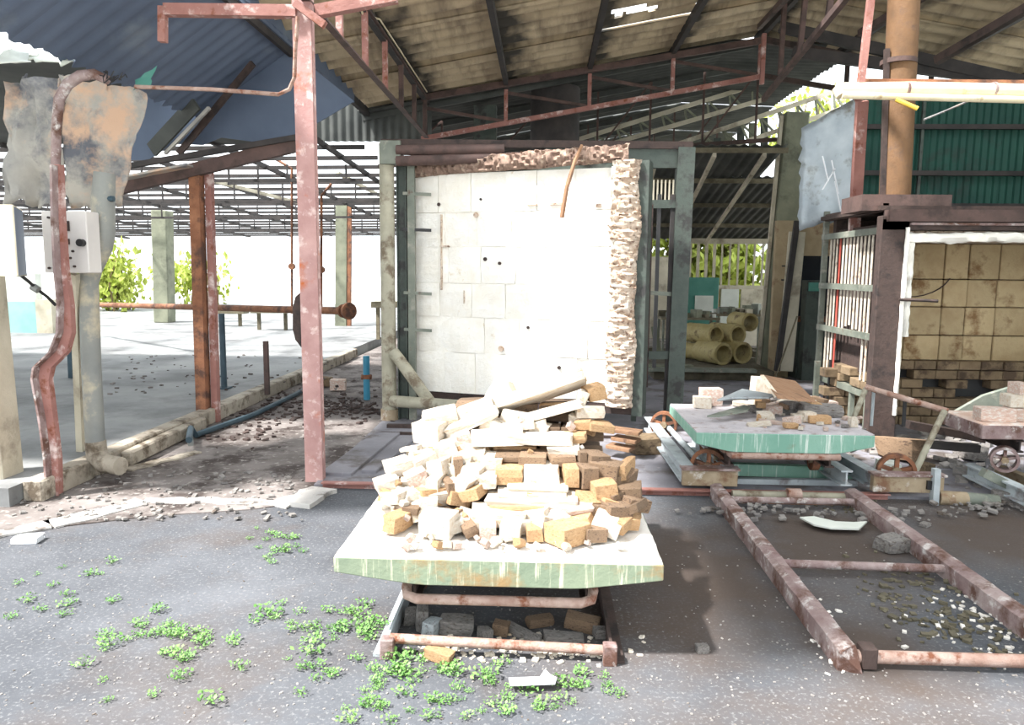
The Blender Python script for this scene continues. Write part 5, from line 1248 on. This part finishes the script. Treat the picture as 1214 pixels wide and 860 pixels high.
# pipes and boards in the dark in front of kiln two
for i, (a, b, Y, wd, mm, lb) in enumerate((((1075, 503), (1165, 520), 6.0, .1, 'rustdark', 'dark upper beam lying across the rubble in front of the brown kiln'), ((1100, 527), (1160, 532), 5.8, .06, 'purlin', 'dark lower beam lying in front of the brown kiln'), ((1165, 560), (1214, 585), 5.1, .06, 'greysteel', 'grey bar lying below the third trolley wheel'))):
    tag(MB().bar(PY(*a, Y), PY(*b, Y), wd, .06).build('loose_beam', mm), lb, 'beam')
q = [PY(x, y, 6.2) for x, y in ((1130, 490), (1165, 470), (1214, 455), (1214, 480), (1165, 512), (1135, 510))]
tag(MB().poly(q, (0, .02, .01)).build('leaning_sheet', 'greysteel'), 'grey sheet leaning diagonally in front of the brown kiln opening', 'sheet')
for i, (x, y, wd, mm, lb) in enumerate(((1052, 545, .16, 'whiteboard', 'small white bent plate above the right carriage wheel'), (1092, 548, .18, 'ochrebrick', 'ochre brick lump behind the push frame leg'), (1150, 530, .26, 'concretegrey', 'grey rubble lump left of the third trolley'), (1068, 530, .35, 'brickbrown', 'brown rubble lump in the dark behind the push frame'))):
    p = G(x, y+14, .02); p.y = max(p.y, 5.4)
    brick((p.x*p.y/max(p.y, .1), p.y, .02+wd*.25), (wd, wd*.7, wd*.5), (.1, .1, i*.7), mm, lb, None, 'rubble', 'rubble_lump')

# countless grit, leaves and chips
def grit(name, label, n, region, smin, smax, mat, z=0, cat='rubble', clump=None):
    m = MB()
    for k in range(n):
        if clump:
            cx, cy, sx, sy = rnd.choice(clump); px_, py_ = rnd.gauss(cx, sx), rnd.gauss(cy, sy)
        else: px_, py_ = rnd.uniform(region[0], region[2]), rnd.uniform(region[1], region[3])
        p = G(px_, py_, z); s_ = rnd.uniform(smin, smax)
        if p.y < 1.5 or p.y > 12: continue
        m.box((p.x, p.y, z+s_*.22), (s_*rnd.uniform(.8, 1.8), s_, s_*.5), (rnd.uniform(-.3, .3), rnd.uniform(-.3, .3), rnd.random()*3))
    o = m.build(name, mat); tag(o, label, cat); o['kind'] = 'stuff'; return o
grit('grit', 'pale grit sprinkled over the front asphalt', 1000, (0, 640, 1214, 860), .003, .008, 'concretegrey')
grit('litter', 'dry leaves and chips gathered along the right ladder track', 260, None, .008, .028, 'junk', 0, 'litter', [(1090, 690, 30, 18), (1140, 730, 30, 20), (1190, 765, 25, 18), (1060, 700, 30, 20), (1010, 600, 20, 6), (1110, 740, 20, 10)])
grit('litter', 'pale chips gathered along the right ladder track', 140, None, .006, .018, 'cartop', 0, 'litter', [(1140, 715, 26, 10), (1175, 735, 22, 14), (1110, 740, 30, 14), (1000, 780, 14, 8), (975, 750, 10, 20), (1190, 760, 20, 14)])
grit('rubble', 'dark crumbs on the dusty strip behind the pink-red post', 420, None, .012, .045, 'rustdark', .006, 'rubble', [(330, 480, 30, 10), (390, 480, 30, 8), (300, 500, 40, 14), (420, 485, 20, 8)])
grit('rubble', 'crumbs on the dusty verge at left', 240, (0, 560, 360, 618), .01, .03, 'concretegrey', .008)
grit('rubble', 'crumbs on the slab near the kerb', 160, (130, 395, 430, 470), .01, .035, 'dust', .13)
grit('rubble', 'chips around the front ladder track', 150, None, .006, .022, 'brickwhite', 0, 'rubble', [(590, 778, 60, 5), (690, 778, 25, 5), (520, 775, 20, 6), (620, 760, 60, 6)])
grit('rubble', 'rubble around the transfer carriage', 260, None, .01, .035, 'concretegrey', .02, 'rubble', [(1150, 570, 30, 14), (1100, 540, 40, 14), (1050, 610, 60, 6), (1180, 600, 25, 5), (900, 606, 40, 4)])
grit('rubble', 'pale rubble in front of the brown kiln', 120, None, .02, .08, 'concretegrey', .02, 'rubble', [(1110, 525, 35, 10), (1160, 560, 30, 10), (1040, 530, 20, 8)])

# weeds
def weedmesh(seed, n=26, r_=.05):
    q = random.Random(seed); m = MB()
    for k in range(n):
        a = q.random()*6.28; rr_ = r_*q.random()**.6; ht = q.uniform(.006, .045)*(1-rr_/r_*.4)
        c = V((math.cos(a)*rr_, math.sin(a)*rr_, ht)); L_ = q.uniform(.01, .022); wd = L_*.32; yaw = q.random()*6.28
        e = Euler((q.uniform(-.6, .6), q.uniform(-.9, .2), yaw)).to_matrix(); k0 = len(m.v)
        m.v += [c+e @ V(p) for p in ((0, 0, 0), (L_*.5, wd, .002), (L_, 0, .004), (L_*.5, -wd, .002))]; m.f.append((k0, k0+1, k0+2, k0+3))
        if k % 2 == 0:
            k0 = len(m.v); m.v += [V((0, 0, 0)), V((.002, .001, 0)), c]; m.f.append((k0, k0+1, k0+2))
    me = bpy.data.meshes.new('weed'); me.from_pydata([tuple(v) for v in m.v], [], m.f); me.materials.append(mt['leaf']); return me
WM = [weedmesh(i, 34+8*(i % 3)) for i in range(6)]
def weed(px_, py_, sc, label, group=None):
    p = G(px_, py_, .001); o = bpy.data.objects.new('weed', rnd.choice(WM)); COL.objects.link(o); o.location = p; o.scale = (sc, sc, sc*.9); o.rotation_euler = (0, 0, rnd.random()*6.28)
    return tag(o, label, 'plant', group)
big = [(317, 727, 1.3, 'leafy weed standing alone on the asphalt left of the trolley, the topmost large one'), (130, 765, 1.1, 'green weed at the lower left, beside the light patch'), (236, 750, .8, 'small green weed between the two leftmost large weeds'),
       (338, 655, 1.2, 'pale green weed clump highest up the asphalt left of the trolley'), (425, 748, 1.2, 'spreading weed beside the left rail of the front ladder track'), (368, 775, 1.3, 'wide weed lower left of the front ladder track'),
       (470, 792, 1.4, 'dense weed at the lower left corner block of the front track'), (540, 795, 1.0, 'bright weed just in front of the tan brick piece'), (575, 803, 1.2, 'weed left of the white paper scrap'), (663, 812, 1.0, 'weed right of the white paper scrap'),
       (690, 800, .8, 'small weed below the right end block of the front track'), (250, 832, 1.1, 'weed at the bottom edge left of centre')]
for a in big: weed(*a)
cl = [(330, 645, 18, 12), (400, 790, 40, 22), (470, 800, 26, 14), (440, 745, 14, 16), (560, 800, 40, 8), (500, 835, 60, 16), (430, 835, 50, 16), (200, 755, 40, 12), (590, 835, 40, 14), (690, 815, 22, 12), (60, 700, 40, 20), (130, 800, 90, 30), (380, 740, 30, 14)]
cn = ['in the sparse patch farthest back, left of the trolley', 'in the patch below the kinked row left of the front track', 'at the left corner block of the front track', 'beside the left rail of the front track', 'along the front of the ladder track', 'near the bottom edge below the front track', 'near the bottom edge left of the front track', 'in the sparse patch at left, around the two leftmost large weeds', 'near the bottom edge below the paper scrap', 'on the asphalt right below the paper scrap', 'far left near the chalky band', 'scattered over the lower left corner', 'between the large lone weed and the front track']
for i in range(170):
    q = rnd.randrange(13); cx, cy, sx, sy = cl[q]; weed(rnd.gauss(cx, sx), min(890, rnd.gauss(cy, sy)), rnd.uniform(.35, .95), 'small weed '+cn[q], 'small weeds '+cn[q])
for o in list(bpy.data.objects):
    if '_l' in o: del o['_l']
